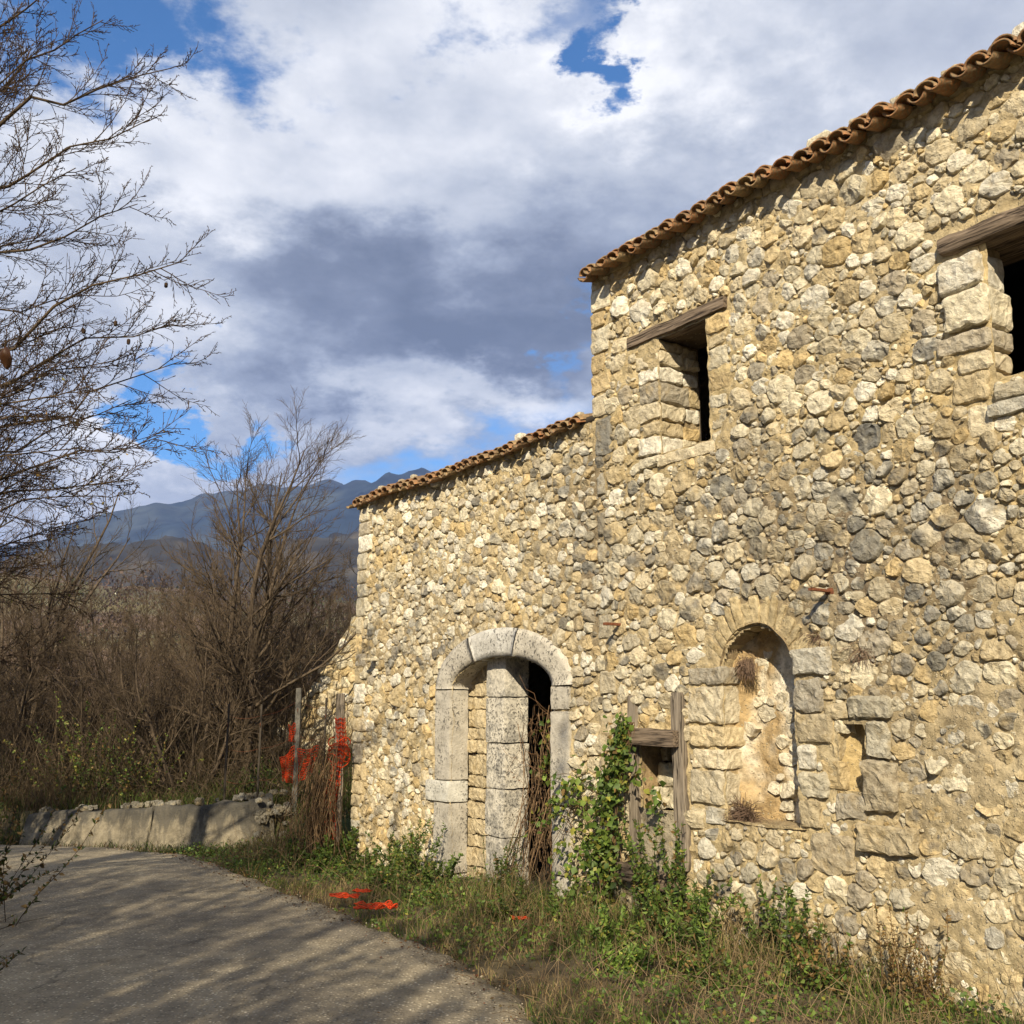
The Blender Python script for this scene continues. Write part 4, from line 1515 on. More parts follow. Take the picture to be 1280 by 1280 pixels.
def arch_ring(x_in, z_sp, rise_in, th_, a0, a1, y0, y1, col, n=16, name='arch_stone', which='w'):
    """segment of the door arch between angles a0..a1 (degrees)"""
    xm = (DO[0] + DO[1]) / 2
    hw = (DO[1] - DO[0]) / 2
    an = np.radians(np.linspace(a0, a1, n))
    secs = []
    K = 6
    pr = []
    for t in np.linspace(0, 1, K):
        pr.append((t, y0))
    for t in np.linspace(0, 1, 6)[1:]:
        pr.append((1, y0 + (y1 - y0) * t))
    for t in np.linspace(1, 0, 4)[1:]:
        pr.append((t, y1))
    for t in np.linspace(1, 0, 6)[1:-1]:
        pr.append((0, y0 + (y1 - y0) * t))
    P = []
    for q in an:
        for t, yv in pr:
            hx = hw + (th_ + 0.02) * t
            hz = rise_in + th_ * t
            # chamfer
            e = 0.012 if t in (0, 1) and yv == y0 else 0
            P.append((xm + math.cos(q) * hx, yv + e, z_sp + math.sin(q) * hz))
    P = np.array(P)
    m = len(pr)
    P += 0.006 * np.stack([fbm(P[:, 0] * 9, P[:, 1] * 9, P[:, 2] * 9, 3, s) for s in (301, 302, 303)], -1)
    i = np.arange(n - 1)[:, None]
    j = np.arange(m)[None]
    j2 = (j + 1) % m
    q = np.stack([i * m + j, i * m + j2, (i + 1) * m + j2, (i + 1) * m + j], -1).reshape(-1, 4)
    c0 = np.array([P[:m].mean(0)]); c1 = np.array([P[-m:].mean(0)])
    P2 = np.concatenate([P, c0, c1])
    tr = [(len(P), (k + 1) % m, k) for k in range(m)] + [(len(P) + 1, (n - 1) * m + k, (n - 1) * m + (k + 1) % m) for k in range(m)]
    a = Acc()
    a.add(P2, q[:, ::-1], tr, col)
    return part(name, a, M_DRESS, which)


for a0, a1, cc in [(179.5, 118.0, LG), (117.0, 73.5, (0.56, 0.54, 0.50)), (72.5, 0.5, LG)]:
    arch_ring(0, DO[3], DO[4] - DO[3], 0.27, a0, a1, -0.045, 0.36, cc)
# jambs: left x -2.14..-1.86, right x -0.14..0.09
for (x0, x1, zz) in [(-2.14, -1.85, [(-0.45, 0.01), (0.018, 0.70), (0.92, 1.825)]), (-0.15, 0.105, [(-0.45, 0.22), (0.228, 0.80), (0.808, 1.61), (1.618, 1.825)])]:
    for (c, d) in zz:
        a = Acc()
        rough_block(a, x0 + rs.uniform(-.012, .006), x1, -0.042, 0.19 if x0 < -1 else 0.36, c + .004, d - .004, np.array(LG) * rs.uniform(.92, 1.06), 0.009, 0.006, 0.03, freq=7)
        part('jamb_block', a, M_DRESS, 'w')
a = Acc()
rough_block(a, -2.30, -1.84, -0.055, 0.19, 0.705, 0.915, (0.60, 0.58, 0.52), 0.02, 0.006, 0.04, freq=5)
part('jamb_block', a, M_DRESS, 'w', 'pale block that sticks out of the left door jamb')
# inner doorway: rubble infill, then a pillar of dressed blocks
z = -0.45
while z < 2.2:
    h = rs.uniform(0.11, 0.22)
    x = -1.95
    while x < -1.37:
        wv = min(rs.uniform(0.14, 0.26), -1.33 - x)
        if wv < 0.05:
            break
        qblock('infill_stone', 'w', x, x + wv, 0.20 + rs.uniform(-.02, .03), 0.5, z + .005, z + h - .005, col=np.array((0.50, 0.42, 0.28)) * rs.uniform(.75, 1.15), r=0.025, amp=0.024)
        x += wv + .006
    z += h
for (c, d, k) in [(-0.45, 0.02, 1), (0.028, 0.42, .95), (0.428, 0.87, 1.0), (0.878, 1.30, 1.02), (1.308, 1.74, 1.05), (1.748, 2.30, 1.06)]:
    a = Acc()
    o_ = rs.uniform(-.012, .012)
    rough_block(a, -1.39 + o_, -1.07 + o_, 0.10, 0.39, c, d, np.array((0.60, 0.555, 0.47)) * k, 0.009, 0.009, 0.03, freq=7)
    part('pillar_block', a, M_PILLAR, 'w', 'spotted grey-white block of the pillar in the doorway')

# ---- timber frame and rods
frame = empty('timber_frame', WL(1.2, -0.05, 0), ROTZ)  # timber frame around the half walled-up opening
tag(frame, 'old grey timber frame of two uprights and two crossbars against the stone wall', 'timber frame')


def fpart(name, x0, x1, y0, y1, z0, z1, mat, slope=0.0, label=None):
    a = Acc()
    rough_block(a, x0 - 1.2, x1 - 1.2, y0 + .05, y1 + .05, z0, z1, (1, 1, 1), 0.01, 0.007, 0.05, freq=4, skew=slope)
    o = build(name, a, mat, frame)
    if label: o['label'] = label
    return o


fpart('upright', 0.87, 0.97, -0.045, 0.03, -0.25, 1.74, M_POST)
fpart('upright', 1.385, 1.505, -0.055, 0.03, 0.44, 1.75, M_POST)
fpart('crossbar', 0.80, 1.48, -0.13, -0.058, 1.345, 1.475, M_BEAM, -0.03, 'upper crossbar')
fpart('crossbar', 0.78, 1.40, -0.13, -0.058, 0.30, 0.43, M_BEAM, -0.05, 'lower crossbar')


def rod(px, py, L, r, label, z=None):
    x, zz = on_wall(px, py)
    o = empty('iron_bar', WL(x, 0, zz), ROTZ)
    tag(o, label, 'iron bar')
    a = Acc()
    rough_block(a, -0.018, 0.018, -L, 0.06, -r, r, (1, 1, 1), 0.004, 0.002, 0.04)
    build('bar', a, M_RUST, o)
    a = Acc()
    rough_block(a, -0.03, 0.03, -0.012, 0.03, -r - .012, r + .012, (1, 1, 1), 0.006, 0.004, 0.02)
    build('bar_root', a, M_RUST, o)


rod(1037, 739, 0.20, 0.010, 'rusty iron bar sticking out of the wall above and right of the arched niche')
rod(777, 781, 0.19, 0.012, 'rusty iron bar sticking out of the wall above the timber frame')
x, zz = on_wall(474, 823)
qblock('bracket_stone', 'w', x - .09, x + .02, -0.19, 0.1, zz - .03, zz + .0, grey=.3, r=0.01, amp=.006, label='flat stone bracket jutting out near the corner')


# ------------------------------------------------------------------ branches, leaves, blades
def unit(v):
    v = np.asarray(v, float)
    return v / (np.linalg.norm(v) + 1e-12)


def grow(acc, start, d, length, rad, level, P, out=None):
    """recursive bare branch; P: list of dicts per level"""
    p = P[level]
    n = p.get('n', 5)
    d = unit(d)
    pts = [np.array(start, float)]
    seg = length / n
    w_ = p.get('wander', 0.15)
    up = p.get('up', 0.1)
    for i in range(n):
        d = unit(d + rs.normal(0, w_, 3) + np.array([0, 0, up]))
        pts.append(pts[-1] + d * seg)
    pts = np.array(pts)
    r1 = rad * p.get('taper', 0.35)
    rr = np.linspace(rad, r1, n + 1)
    tube(acc, pts, rr, p.get('sides', 3), p['col'], cap=False)
    if out is not None and level == len(P) - 1:
        out.append(pts[-1])
    if level + 1 < len(P):
        k = p['kids']
        k = int(rs.randint(k[0], k[1] + 1))
        t0 = p.get('t0', 0.2)
        for c in range(k):
            t = t0 + (1 - t0) * (c + rs.uniform(0.1, 0.9)) / k
            f = t * n
            i = min(int(f), n - 1)
            pos = pts[i] + (pts[i + 1] - pts[i]) * (f - i)
            tg = unit(pts[i + 1] - pts[i])
            ax = unit(np.cross(tg, rs.normal(0, 1, 3)))
            an = math.radians(rs.uniform(*p.get('ang', (25, 55))))
            cd = tg * math.cos(an) + ax * math.sin(an)
            L = length * rs.uniform(*p.get('lr', (0.35, 0.6))) * (1 - 0.45 * t)
            r = max((rad + (r1 - rad) * t) * rs.uniform(0.45, 0.65), p.get('rmin', 0.0022))
            grow(acc, pos, cd, L, r, level + 1, P, out)


def leaves(acc, P, D, S, col, fold=0.25, width=0.55):
    """P base points (n,3), D directions, S sizes, col (n,3)"""
    P = np.asarray(P, float); D = np.asarray(D, float); S = np.asarray(S, float)
    n = len(P)
    D = D / (np.linalg.norm(D, axis=1, keepdims=True) + 1e-9)
    R = rs.normal(0, 1, (n, 3))
    A = np.cross(D, R)
    A /= np.linalg.norm(A, axis=1, keepdims=True) + 1e-9
    Nn = np.cross(D, A)
    S = S[:, None]
    tip = P + D * S - Nn * S * 0.12
    mid = P + D * S * 0.45
    l = mid + A * S * width / 2 + Nn * S * fold * 0.5
    r = mid - A * S * width / 2 + Nn * S * fold * 0.5
    V = np.stack([P, l, tip, r, mid - Nn * S * 0.04], 1).reshape(-1, 3)
    b = np.arange(n)[:, None] * 5
    T = np.concatenate([b + np.array([[0, 4, 1]]), b + np.array([[1, 4, 2]]), b + np.array([[2, 4, 3]]), b + np.array([[3, 4, 0]])])
    acc.add(V, None, T, np.repeat(np.asarray(col), 5, 0))


def blades(acc, P, H, lean, wid, col):
    n = len(P)
    P = np.asarray(P, float)
    a = rs.uniform(0, 2 * math.pi, n)
    side = np.stack([np.cos(a), np.sin(a), 0 * a], 1) * wid[:, None]
    b = rs.uniform(0, 2 * math.pi, n)
    ld = np.stack([np.cos(b), np.sin(b), 0 * b], 1) * (lean * H)[:, None]
    up = np.array([0, 0, 1.0])
    m = P + ld * 0.3 + up * (H * 0.55)[:, None]
    t = P + ld + up * (H * (1 - 0.35 * lean))[:, None]
    V = np.stack([P - side, P + side, m + side * 0.7, m - side * 0.7, t], 1).reshape(-1, 3)
    k = np.arange(n)[:, None] * 5
    acc.add(V, k + np.array([[0, 1, 2, 3]]), k + np.array([[3, 2, 4]]), np.repeat(col, 5, 0))


BK = (0.62, 0.60, 0.58)
BK2 = (0.60, 0.585, 0.55)
TWIG = (0.62, 0.585, 0.54)  # bark tints lowered, putting the thicket's cloud shade into the colour


def shrub_meshes(name, h, stems, spread, seed, lean=(0, 0), kids=((6, 8), (6, 9), (5, 8)), trunk_r=0.05, dark=False, two=False):
    """multi-stemmed bare shrub at the origin; returns objects trunk and crown under an empty"""
    rs.seed(seed)
    tr, cr = Acc(), Acc()
    c1 = np.array(BK) * (0.7 if dark else 1.0)
    P = [dict(n=9, wander=0.085, up=0.05, col=c1, sides=6, taper=0.2, kids=kids[0], t0=0.22, ang=(18, 45), lr=(0.34, 0.60), rmin=0.006)]
    P2 = [dict(n=6, wander=0.12, up=0.09, col=np.array(BK2) * (0.8 if dark else 1), sides=4, taper=0.3, kids=kids[1], t0=0.15, ang=(18, 48), lr=(0.34, 0.62), rmin=0.0036),
          dict(n=4, wander=0.13, up=0.07, col=np.array(TWIG) * (0.75 if dark else 1), sides=3, taper=0.5, kids=kids[2], t0=0.1, ang=(20, 50), lr=(0.3, 0.6), rmin=0.0026),
          dict(n=3, wander=0.13, up=0.05, col=np.array(TWIG) * (0.75 if dark else 1), sides=3, taper=0.5)]
    tips = []
    for k in range(stems):
        a = 2 * math.pi * (k + rs.uniform(-.3, .3)) / stems
        tilt = spread * rs.uniform(0.3, 1.0)
        d = np.array([math.cos(a) * tilt + lean[0], math.sin(a) * tilt + lean[1], 1.0])
        L = h * rs.uniform(0.72, 1.0)
        r0 = trunk_r * rs.uniform(0.6, 1.1)
        b = np.array([math.cos(a) * 0.12 * spread * 2, math.sin(a) * 0.12 * spread * 2, -0.15])
        # stem
        n = 10
        pts = [b]
        dd = unit(d)
        for i in range(n):
            dd = unit(dd + rs.normal(0, 0.12, 3) + np.array([0, 0, 0.07]))
            pts.append(pts[-1] + dd * L / n)
        pts = np.array(pts)
        rr = np.linspace(1, 0.12, n + 1) * r0
        rr[0] *= 1.5
        tube(tr, pts, rr, 7, c1, cap=False)
        kk = rs.randint(*kids[0]) + 2
        for c in range(kk):
            t = 0.16 + 0.84 * (c + rs.uniform(0.1, 0.9)) / kk
            f = t * n
            i = min(int(f), n - 1)
            pos = pts[i] + (pts[i + 1] - pts[i]) * (f - i)
            tg = unit(pts[i + 1] - pts[i])
            ax = unit(np.cross(tg, rs.normal(0, 1, 3)))
            an = math.radians(rs.uniform(25, 68))
            grow(cr, pos, tg * math.cos(an) + ax * math.sin(an), L * rs.uniform(0.30, 0.5) * (1.1 - 0.6 * t), max(rr[i] * 0.5, 0.007), 0, P2, tips)
    root = empty(name, (0, 0, 0))
    build('trunk', tr, M_BARK, root)
    build('crown', cr, M_BARK, root)['kind'] = 'stuff'
    return root, np.array(tips)


def put(root, x, y, z=None, rz=0.0, sc=1.0, label=None, cat='shrub', group=None, first=False):
    o = root if first else copy_tree(root)
    o.location = (x, y, float(ground_h(x, y)) - 0.02 if z is None else z)
    o.rotation_euler = (0, 0, rz)
    o.scale = (sc, sc, sc)
    return tag(o, label, cat, group)


def pxy(px, y):
    return (px - 640) / 1306.0 * y


# main tree beyond the retaining wall
t1, _ = shrub_meshes('bare_tree', 6.2, 5, 0.20, 11, (0.01, 0.0), ((10, 13), (9, 12), (7, 10)), 0.075)
put(t1, pxy(306, 16.2), 16.2, rz=0.3, sc=1.03, label='tallest bare tree beyond the retaining wall, its crown standing against the sky', cat='tree', first=True)
s1, _ = shrub_meshes('bare_shrub', 3.9, 9, 0.85, 12, (0, 0), ((8, 10), (8, 10), (6, 9)), 0.045)
s2, _ = shrub_meshes('bare_shrub', 3.4, 11, 0.75, 13, (0, 0), ((7, 10), (7, 10), (6, 8)), 0.026)
s3, _ = shrub_meshes('bare_shrub', 4.2, 7, 0.60, 14, (0, 0), ((8, 10), (8, 10), (6, 8)), 0.04, dark=True)
rs.seed(500)
put(s1, pxy(235, 15.6), 15.6, rz=0.4, sc=0.86, label='bare shrub with a thick dark cluster of trunks just beyond the retaining wall', first=True, group='bare shrubs beyond the retaining wall')
put(s2, pxy(345, 17.2), 17.2, rz=1.0, sc=.84, label='bare shrub between the tallest tree and the ruined wall', first=True, group='bare shrubs beyond the retaining wall')
put(s3, pxy(120, 16.5), 16.5, rz=2.0, sc=.74, label='dark bare shrub behind the left half of the retaining wall', first=True, group='bare shrubs beyond the retaining wall')
for src, px, y, rz, sc, lb in [
    (s1, 338, 19.0, 2.2, 1.15, 'broad bare shrub between the tallest tree and the outbuilding'),
    (s2, 270, 18.2, 4.0, 1.35, 'bare shrub right behind the dark trunk cluster'),
    (s3, 165, 19.0, 0.9, 1.2, 'upright dark shrub behind the yellow-leaved bush'),
    (s1, 70, 18.5, 3.0, 1.05, 'bare shrub beyond the far bend of the road'),
    (s2, 20, 17.0, 5.0, 1.2, 'bare shrub at the picture edge beyond the far bend'),
    (s3, 425, 19.5, 5.2, 1.12, 'dark shrub rising behind the ruined wall by the outbuilding'),
    (s2, 195, 16.4, 1.7, 0.9, 'low bare shrub just left of the dark trunk cluster'),
    (s1, 385, 21.0, 0.2, 1.15, 'bare shrub farthest back beside the outbuilding corner'),
    (s1, -30, 20.0, 0.2, 1.2, 'bare shrub beyond the road, mostly cut off by the picture edge'),
]:
    put(src, pxy(px, y), y, rz=rz, sc=sc * .76, label=lb, group='bare shrubs beyond the retaining wall')
# dark thicket left of the road
put(s3, -4.95, 9.0, z=-0.1, rz=2.2, sc=0.42, label='small dark shrub leaning over the left edge of the road', group='shrubs on the left verge')
put(s3, -6.9, 9.3, z=-0.1, rz=1.3, sc=0.82, label='dark bare shrub on the left verge before the bend of the road', group='shrubs on the left verge')
put(s2, -7.6, 11.2 - 2.0, z=-0.1, rz=2.3, sc=1.15, label='tall shrub at the left picture edge, behind the overhanging branches', group='shrubs on the left verge')
put(s3, -8.6, 14.4, rz=4.3, sc=1.0, label='dark shrub on the outer side of the road bend', group='shrubs on the left verge')


# ---- foreground tree at the left, trunk outside the frame, limbs reaching into it
def left_tree():
    rs.seed(77)
    root = empty('overhanging_tree', (-5.6, 7.0, 0))
    tag(root, 'large bare tree at the left edge, twiggy branches hanging over the road', 'tree')
    base = np.array([-5.6, 7.0, 0.0])
    tr, cr, lv = Acc(), Acc(), Acc()
    c1, c2, c3 = np.array((0.50, 0.47, 0.44)), np.array((0.50, 0.46, 0.40)), np.array((0.45, 0.38, 0.33))
    tp = np.array([(-5.6, 7.0, -0.2), (-5.55, 7.0, 0.8), (-5.4, 7.05, 1.9), (-5.2, 7.0, 3.0), (-5.1, 7.1, 4.4), (-4.9, 7.2, 6.0), (-4.7, 7.2, 7.4)])
    tube(tr, tp - base, [0.22, 0.17, 0.15, 0.12, 0.09, 0.06, 0.02], 9, c1)
    P = [dict(n=9, wander=0.05, up=0.02, col=c2, sides=5, taper=0.22, kids=(15, 19), t0=0.22, ang=(22, 52), lr=(0.24, 0.46), rmin=0.0042),
         dict(n=6, wander=0.10, up=0.035, col=c3, sides=3, taper=0.35, kids=(8, 12), t0=0.12, ang=(22, 50), lr=(0.25, 0.5), rmin=0.0028),
         dict(n=4, wander=0.12, up=0.03, col=c3, sides=3, taper=0.6, kids=(2, 5), t0=0.1, ang=(30, 65), lr=(0.14, 0.35), rmin=0.0024),
         dict(n=2, wander=0.1, up=0.0, col=c3 * 0.8, sides=3, taper=1.1)]
    tips = []

    def limb(sz, px, py, y, r, sag=0.15):
        r_ = ray(px, py)
        t = y / r_[1]
        e = np.array([r_[0] * t, y, EYE + r_[2] * t])
        k = np.interp(sz, tp[:, 2], np.arange(len(tp)))
        i = min(int(k), len(tp) - 2)
        s_ = tp[i] + (tp[i + 1] - tp[i]) * (k - i)
        L = np.linalg.norm(e - s_)
        n = 9
        tt = np.linspace(0, 1, n + 1)[:, None]
        mid = np.array([0, 0, sag * L])
        pts = s_ + (e - s_) * tt + mid * (np.sin(tt * math.pi)) + rs.normal(0, 0.02 * L, (n + 1, 3)) * np.sin(tt * math.pi)
        rr = r * np.linspace(1, 0, n + 1) ** 1.2 + 0.0035
        tube(cr, pts - base, rr, 5, c2, cap=False)
        kk = 21
        for c in range(kk):
            tq = 0.25 + 0.75 * (c + rs.uniform(0.1, 0.9)) / kk
            f = tq * n
            i = min(int(f), n - 1)
            pos = pts[i] + (pts[i + 1] - pts[i]) * (f - i)
            tg = unit(pts[i + 1] - pts[i])
            ax = unit(np.cross(tg, rs.normal(0, 1, 3)))
            an = math.radians(rs.uniform(20, 50))
            grow(cr, pos - base, tg * math.cos(an) + ax * math.sin(an), L * rs.uniform(0.16, 0.34) * (1.12 - 0.6 * tq), 0.0046, 1, P, tips)

    for a in [(5.2, 250, 85, 7.0, .035), (4.7, 215, 150, 6.6, .03), (5.8, 150, 25, 7.4, .03), (6.0, 90, -20, 7.0, .03), (4.4, 200, 255, 7.2, .032), (3.6, 272, 325, 6.8, .038),
              (3.3, 250, 405, 7.1, .03), (3.0, 262, 452, 7.5, .03), (2.6, 235, 545, 7.1, .03), (2.3, 190, 600, 7.6, .028), (2.9, 140, 480, 6.2, .025), (4.0, 110, 210, 6.4, .025),
              (3.7, 120, 370, 7.7, .025), (2.4, 120, 560, 6.4, .025), (5.0, 60, 60, 6.3, .025), (2.1, 130, 650, 7.9, .022), (1.9, 70, 700, 7.2, .022), (3.1, 60, 420, 6.6, .025), (2.7, 190, 500, 7.9, .025), (4.2, 60, 300, 7.3, .025), (2.8, 90, 440, 7.4, .025), (2.5, 60, 510, 6.6, .025), (2.2, 150, 620, 6.9, .022), (2.0, 50, 590, 7.4, .022), (1.8, 110, 740, 8.2, .022), (3.4, 170, 450, 7.6, .024), (1.6, 60, 820, 7.6, .02)]:
        limb(a[0], a[1] * .86, a[2], a[3], a[4] * .72, sag=rs.uniform(-0.02, 0.10))
    tips = np.array(tips)
    zz = tips[:, 2]
    # last withered leaves, mostly low on the tree
    w_ = np.exp(-((zz - 2.9) / 0.75) ** 2)
    sel = rs.rand(len(tips)) < w_ * 0.07
    q = tips[sel]
    n = len(q)
    col = np.array([(0.20, 0.15, 0.03)]) * rs.uniform(0.6, 1.5, (n, 1)) * (1 + rs.uniform(-.25, .25, (n, 3)))
    leaves(lv, q, rs.normal(0, .5, (n, 3)) + np.array([0, 0, -0.9]), rs.uniform(0.016, 0.034, n), col)
    build('trunk', tr, M_BARK, root)
    build('crown', cr, M_BARK, root)['kind'] = 'stuff'
    build('leaves', lv, M_LEAF, root)['kind'] = 'stuff'
    # the one big curled brown leaf at the picture's edge
    r_ = ray(6, 445)
    t = 5.6 / r_[1]
    e = np.array([r_[0] * t, 5.6, EYE + r_[2] * t]) - base
    a = Acc()
    U, V_ = np.meshgrid(np.linspace(-1, 1, 7), np.linspace(0, 1, 10), indexing='ij')
    wd = 0.035 * np.sin(V_ * math.pi) ** 0.7
    Pq = np.stack([e[0] + U * wd, e[1] + 0.02 * U * U - 0.02 * np.sin(V_ * 5), e[2] + 0.06 - V_ * 0.13], -1)
    a.add(Pq.reshape(-1, 3), grid_idx(7, 10), None, (0.07, 0.028, 0.010))
    build('withered_leaf', a, M_LEAF, root)
    a = Acc()
    for (px, py) in [(208, 355), (145, 403), (161, 426), (104, 412)]:
        r_ = ray(px, py)
        t = 6.9 / r_[1]
        e = np.array([r_[0] * t, 6.9, EYE + r_[2] * t]) - base
        rough_block(a, e[0] - .012, e[0] + .012, e[1] - .012, e[1] + .012, e[2] - .03, e[2] + .012, (0.25, .2, .18), 0.011, 0.004, 0.01)
    build('seed_pods', a, M_BARK, root)


left_tree()

# trees behind the camera along the left of the road; they shade the carriageway
bt, _ = shrub_meshes('roadside_tree', 8.2, 5, 0.30, 21, (0.02, 0), ((8, 10), (8, 10), (7, 9)), 0.12)
for i, (x, y, rz, sc) in enumerate([(-4.6, -2.2, 0.3, 1.0), (-6.6, -6.5, 1.4, 1.1), (-6.4, 1.2, 2.1, 0.95), (-5.8, -7.0, 3.3, 1.2), (-7.8, 4.6, 4.1, 0.8), (-6.6, -9.8, 5.2, 1.1), (-8.6, -2.0, 0.8, 1.2), (-5.2, -0.4, 4.4, 0.8)]):
    put(bt, x, y, z=-0.05, rz=rz, sc=sc, label='bare multi-stemmed roadside tree behind the viewer, ' + ['nearest the viewer on the left', 'left of the road well behind', 'level with the viewer', 'far back on the outer left', 'just ahead at the outer left', 'farthest back beside the road', 'deep in the left verge', 'small one close to the left'][i], cat='tree', group='roadside trees behind the viewer', first=(i == 0))

put(bt, -6.9, 10.6, z=-0.1, rz=1.9, sc=0.66, label='tall dense bare tree at the left picture edge, behind the overhanging one', cat='tree')
put(bt, -9.4, 13.6, z=-0.1, rz=0.5, sc=0.74, label='bare tree on the outer side of the bend at the left picture edge', cat='tree')
put(bt, -8.2, 17.6, z=0.6, rz=2.9, sc=0.66, label='pale bare tree behind the shrubs left of the tallest tree', cat='tree')
put(s3, -5.15, 8.2, z=-0.1, rz=0.2, sc=0.50, label='low dark shrub on the left verge beside the road', group='shrubs on the left verge')

# ------------------------------------------------------------------ retaining wall, ruin, fence
def retaining_wall():
    rs.seed(31)
    P_ = [(-6.35, 13.75), (-5.3, 13.62), (-4.2, 13.55), (-3.35, 13.60), (-2.95, 13.85)]
    root = empty('retaining_wall', (P_[0][0], P_[0][1], 0))
    tag(root, 'low weathered concrete retaining wall along the far side of the road bend', 'wall')
    b0 = np.array([P_[0][0], P_[0][1], 0])
    pts = resample(P_, 180)
    cuts = [(0, 72), (72, 168)]
    for ci, (i0, i1) in enumerate(cuts):
        seg = pts[i0:i1]
        n = len(seg)
        prof = [(0.02, -0.25)] + [(0.15 * q, q) for q in np.linspace(0, 0.96, 16)] + [(0.18, 1.0), (0.24, 1.02), (0.32, 1.0), (0.40, 0.98), (0.42, -0.25)]
        tg = np.gradient(seg, axis=0)
        tg /= np.linalg.norm(tg, axis=1, keepdims=True)
        nr = np.stack([-tg[:, 1], tg[:, 0]], 1)
        V = []
        for k in range(n):
            u = (i0 + k) / 180
            H = 0.38 + 0.27 * u + 0.03 * float(fbm(u * 14, 0.0, 0, 3, 405))
            for (o, z) in prof:
                zz = z * H if z >= 0 else z
                oo = o
                V.append((seg[k, 0] + nr[k, 0] * oo, seg[k, 1] + nr[k, 1] * oo, zz - 0.10))
        V = np.array(V)
        V += 0.030 * np.stack([fbm(V[:, 0] * 4, V[:, 1] * 4, V[:, 2] * 6, 4, s) for s in (401, 402, 403)], -1)
        m = len(prof)
        a = Acc()
        idx = grid_idx(n, m)
        # subdivide smoothly by adding a centre noise through the material only
        a.add(V - b0, idx, [], (1, 1, 1))
        ends = [(0, k, k + 1) for k in range(1, m - 1)] + [((n - 1) * m, (n - 1) * m + k + 1, (n - 1) * m + k) for k in range(1, m - 1)]
        a.t.append(np.array(ends) + 0)
        build('wall_section', a, M_CONC, root)
    for k in range(60):
        i = int(rs.randint(6, 170))
        p = pts[i]
        u = i / 180
        s = rs.uniform(0.02, 0.055)
        a = Acc()
        rough_block(a, -s, s, -s * .8, s * .8, -s * .8, s * .8, stone_col(0, 0, rs.uniform(.4, 1)) * .45, s * .5, s * .6, 0.02, freq=18)
        o = build('coping_stone', a, M_STONE, root, flat=True)
        o.location = (p[0] - b0[0] + rs.uniform(-.1, .1), p[1] - b0[1] + 0.26 + rs.uniform(-.05, .1), 0.30 + 0.27 * u + s * .3)
        o.rotation_euler = (0, 0, rs.uniform(0, 3))
    for k in range(26):
        s = rs.uniform(0.03, 0.075)
        a = Acc()
        rough_block(a, -s, s, -s * .8, s * .8, -s * .7, s * .7, stone_col(0, 0, rs.uniform(.4, 1)) * .5, s * .4, s * .5, 0.02, freq=18)
        o = build('end_stone', a, M_STONE, root, flat=True)
        u = rs.uniform(0, 1)
        o.location = (-3.32 + 0.42 * u - b0[0], 13.66 + 0.25 * u - b0[1] + rs.uniform(0, .1), rs.uniform(-0.1, 0.5))
        o.rotation_euler = (0, 0, rs.uniform(0, 3))


retaining_wall()


def ruined_wall():
    rs.seed(41)
    A_, B_ = np.array([-4.1, 17.6]), np.array([-0.4, 15.4])
    d = (B_ - A_)
    L = np.linalg.norm(d)
    d = d / L
    z0 = 0.3
    root = empty('ruined_wall', (A_[0], A_[1], z0), math.atan2(d[1], d[0]))
    tag(root, 'sunlit ruined rubble wall behind the shrubs, next to the outbuilding corner', 'wall')
    nx, nz = 90, 70

    def top(x):
        return 1.1 + 2.0 * smooth(x, 0.2, 2.3) + 0.10 * fbm(x * 3, x * 0, 0, 3, 411)
    X, T = np.meshgrid(np.linspace(0, L, nx), np.linspace(0, 1, nz), indexing='ij')
    Z = -0.4 + (top(X) + 0.4) * T
    Y = 0.03 * fbm(X * 4, Z * 4, 0, 4, 413)
    a = Acc()
    a.add(np.stack([X, Y, Z], -1).reshape(-1, 3), grid_idx(nx, nz), None, mortar_col(X * 0 + 1.0, Z * 0 + 5.0).reshape(-1, 3))
    xs = np.linspace(0, L, nx)
    tz = top(xs)
    a.add(np.concatenate([np.stack([xs, 0 * xs, tz], 1), np.stack([xs, 0 * xs + .5, tz], 1), np.stack([xs, 0 * xs + .5, 0 * xs - .4], 1)]), np.concatenate([grid_idx(2, nx)[:, ::-1], grid_idx(2, nx)[:, ::-1] + nx]), None, (0.33, .27, .17))
    build('wall_core', a, M_MORTAR, root)
    st = pack(0.1, L - 0.1, -0.2, 3.2, lambda x, z, g: z + g > float(top(x)), [], [(0.11, 20), (0.085, 60), (0.065, 70)])
    st.sort(key=lambda q: -q[2].mean())
    rest = Acc()
    it = [dict(x=cx, z=cz, lens=ln, N=N, p=.012 + .2 * ln.mean(), col=stone_col(-1.0, 5.3, 0), grime=0.0, own=i < 60) for i, (cx, cz, ln, N, ex) in enumerate(st)]
    for a in stones_into(it, rest):
        build('stone', a, M_STONE, root)
    build('small_stones', rest, M_STONE, root)['kind'] = 'stuff'


ruined_wall()


def at_px(px, py, y):
    r_ = ray(px, py)
    t = y / r_[1]
    return np.array([r_[0] * t, y, EYE + r_[2] * t])


def net_mesh(acc, corner, nu, nv, wv=0.006):
    """lattice of flat plastic strands; corner(u,v) -> point arrays"""
    u = np.linspace(0, 1, nu * 2 + 1)
    v = np.linspace(0, 1, nv * 2 + 1)
    for i in range(nv + 1):
        P_ = corner(u, np.full_like(u, i / nv))
        tube(acc, P_, wv * 1.1, 3, (1, 1, 1), cap=False)
    for i in range(nu + 1):
        P_ = corner(np.full_like(v, i / nu), v)
        tube(acc, P_, wv * 0.7, 3, (1, 1, 1), cap=False)


